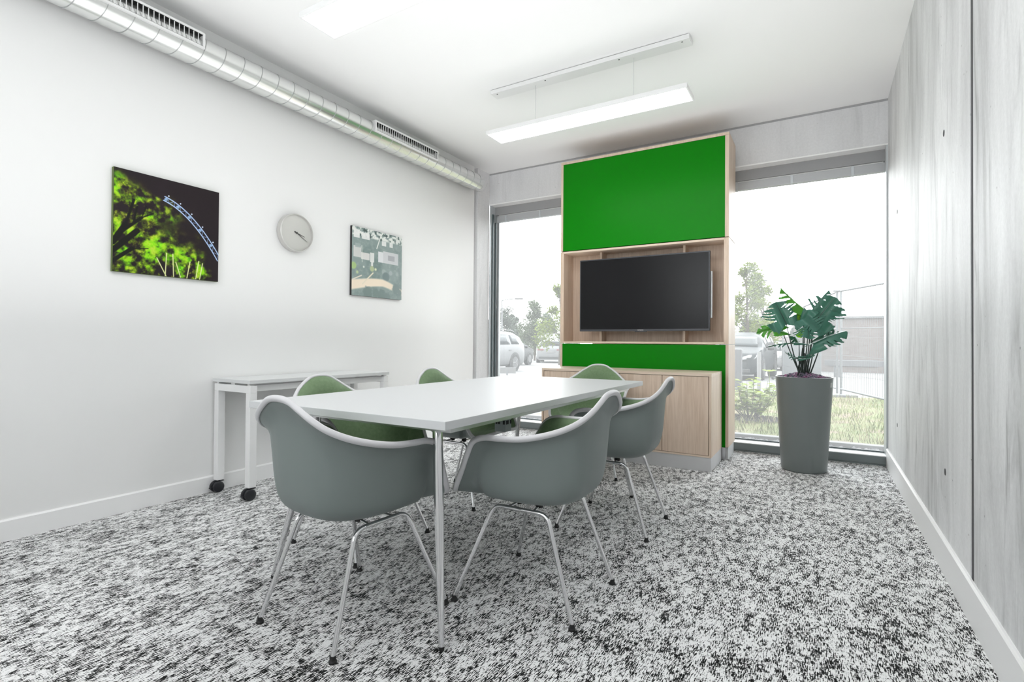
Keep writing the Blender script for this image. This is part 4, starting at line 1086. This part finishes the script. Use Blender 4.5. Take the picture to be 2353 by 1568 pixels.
def tree(name, lab, x, y, H_, R, crown_z, nleaf, ls, m, group, seed, trunk_r=.09, lumps=9, ell=.8):
    r = random.Random(seed); t = thing(name, lab, 'tree', (x, y, gz(y)), 0, group)
    tr = MB().tube([(0, 0, 0), (.05, .02, H_ * .4), (0, 0, H_ * .92)], [trunk_r, trunk_r * .7, trunk_r * .2], 8); blobs = []
    for k in range(lumps):
        a = r.random() * 2 * PI; zz = crown_z + (H_ - crown_z) * (k + .5) / lumps; rr = R * (1 - .75 * ((zz - crown_z) / (H_ - crown_z)) ** 1.3) * (.45 + .5 * r.random())
        c = Vector((rr * math.cos(a), rr * math.sin(a), zz)); blobs.append((c, R * (.28 + .25 * r.random()) * (1.15 - .5 * (zz - crown_z) / (H_ - crown_z))))
        tr.tube([(0, 0, zz * .8), tuple(c)], [trunk_r * .35, trunk_r * .1], 5)
    tr.build('trunk', M_twig, t, smooth=True)
    f = MB()
    for k in range(nleaf):
        c, br_ = blobs[int(r.random() * len(blobs))]
        v = Vector((r.gauss(0, 1), r.gauss(0, 1), r.gauss(0, 1) * ell)).normalized() * br_ * (r.random() ** .4)
        p = c + v; d = Vector((r.gauss(0, 1), r.gauss(0, 1), r.gauss(0, .6))).normalized(); n = Vector((r.gauss(0, .6), r.gauss(0, .6), 1)).normalized(); xx = d.cross(n).normalized() * ls * .5; s = ls * (.7 + .6 * r.random())
        f.add([tuple(p), tuple(p + d * s * .5 + xx), tuple(p + d * s), tuple(p + d * s * .5 - xx)], [(0, 1, 2, 3)])
    f.build('foliage', m, t)
    return t
M_tl = leaf_mat('fresh_green_tree_leaf', (.34, .48, .04), (.5, .66, .05), .6, .4)
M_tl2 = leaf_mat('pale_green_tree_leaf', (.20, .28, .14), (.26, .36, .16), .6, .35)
M_tf = leaf_mat('hazed_far_leaf', (.26, .33, .26), (.30, .40, .28), .8, .3)  # distance haze is put into this pale grey-green leaf colour
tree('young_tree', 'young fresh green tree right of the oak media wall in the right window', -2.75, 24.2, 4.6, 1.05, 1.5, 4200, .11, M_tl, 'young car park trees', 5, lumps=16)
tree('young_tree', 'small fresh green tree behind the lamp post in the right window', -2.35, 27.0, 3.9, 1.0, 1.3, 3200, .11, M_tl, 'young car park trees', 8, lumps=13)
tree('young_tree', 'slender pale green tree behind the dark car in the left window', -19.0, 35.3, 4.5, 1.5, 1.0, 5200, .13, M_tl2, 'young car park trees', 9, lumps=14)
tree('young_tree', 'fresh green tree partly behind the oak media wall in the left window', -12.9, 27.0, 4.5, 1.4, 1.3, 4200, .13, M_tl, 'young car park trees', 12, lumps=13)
GT = 'far trees beyond the car park'
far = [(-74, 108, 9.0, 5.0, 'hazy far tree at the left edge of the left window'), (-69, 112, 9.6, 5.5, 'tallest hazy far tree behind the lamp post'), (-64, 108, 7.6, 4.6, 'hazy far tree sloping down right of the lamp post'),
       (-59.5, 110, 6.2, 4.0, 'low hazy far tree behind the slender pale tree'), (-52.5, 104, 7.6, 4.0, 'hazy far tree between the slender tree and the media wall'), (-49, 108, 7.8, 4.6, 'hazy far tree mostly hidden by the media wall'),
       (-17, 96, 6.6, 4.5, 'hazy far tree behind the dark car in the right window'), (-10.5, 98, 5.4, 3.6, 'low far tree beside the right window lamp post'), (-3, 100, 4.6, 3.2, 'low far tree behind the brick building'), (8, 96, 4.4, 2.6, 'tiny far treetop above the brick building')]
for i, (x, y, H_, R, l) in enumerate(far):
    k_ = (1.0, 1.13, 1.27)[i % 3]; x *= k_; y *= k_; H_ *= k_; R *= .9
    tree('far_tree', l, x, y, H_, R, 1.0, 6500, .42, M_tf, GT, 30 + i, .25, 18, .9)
def bush(lab, x, y, R, H_, seed):
    t = thing('far_bush', lab, 'bush', (x, y, gz(y)), 0, 'bushes at the car park edge'); r = random.Random(seed); f = MB()
    for k in range(900):
        v = Vector((r.gauss(0, 1), r.gauss(0, 1), abs(r.gauss(0, 1)))).normalized() * (r.random() ** .35); p = Vector((v.x * R, v.y * R, v.z * H_)); d = Vector((r.gauss(0, 1), r.gauss(0, 1), r.gauss(0, .6))).normalized() * .3; xx = d.orthogonal() * .5
        f.add([tuple(p), tuple(p + d * .5 + xx), tuple(p + d), tuple(p + d * .5 - xx)], [(0, 1, 2, 3)])
    f.build('foliage', M_tl2, t); return t
bush('round pale bush at the car park edge left of the white house', -34.0, 58, 2.0, 1.9, 1)
bush('wide pale bush right behind the slender tree', -29.0, 57, 2.6, 1.8, 2)
bush('pale bush before the pink roof behind the badge car', -6.6, 50, 1.5, 1.9, 3)
bush('round pale bush right of the pink roof', -3.1, 50, 1.3, 1.8, 4)
M_hw = mat('white_house_render', (.38, .38, .38), .8); M_hr = mat('pale_red_roof_tiles', (.34, .25, .24), .8)
def house(lab, x, y, W, D, H_, RH, m_roof, rz=0):
    t = thing('far_house', lab, 'house', (x, y, gz(y)), rz, 'far low houses')
    MB().box(-W, W, 0, D, 0, H_).build('wall', M_hw, t)
    MB().add([(-W - .3, -.3, H_), (W + .3, -.3, H_), (W + .3, D + .3, H_), (-W - .3, D + .3, H_), (-W * .5, D / 2, H_ + RH), (W * .5, D / 2, H_ + RH)], [(0, 1, 5, 4), (2, 3, 4, 5), (1, 2, 5), (3, 0, 4), (0, 3, 2, 1)]).build('roof', m_roof, t)
    for sx in (-.5, .5): MB().box(W * sx - .4, W * sx + .4, -.04, 0, .9, 1.9).build('window', M_cglass, t)
    return t
house('white low house with pale roof behind the trees in the left window', -30.8, 61, 2.6, 4, 2.0, .8, M_hw)
house('low house with pale red hipped roof in the right window', -4.6, 54, 2.6, 4, 1.4, 1.2, M_hr)

# outdoor surfaces share one overall reflectance level
OUT = .24
for k, m in MATS.items():
    if k in INDOOR_MATS: continue
    f = OUT * (1.5 if k in ('pale_paving',) else 1.0)
    for n in m.node_tree.nodes:
        if n.type == 'VALTORGB':
            for e in n.color_ramp.elements: e.color = tuple(v * f for v in e.color[:3]) + (1,)
        elif n.type in ('BSDF_PRINCIPLED', 'BSDF_TRANSLUCENT', 'TEX_BRICK'):
            for s_ in n.inputs:
                if s_.type == 'RGBA' and s_.name in ('Base Color', 'Color', 'Color1', 'Color2', 'Mortar') and not s_.is_linked: s_.default_value = tuple(v * f for v in s_.default_value[:3]) + (1,)
        elif n.type == 'MIX' and m.name.endswith('leaf'):
            for s_ in (n.inputs[6], n.inputs[7]): s_.default_value = tuple(v * f for v in s_.default_value[:3]) + (1,)
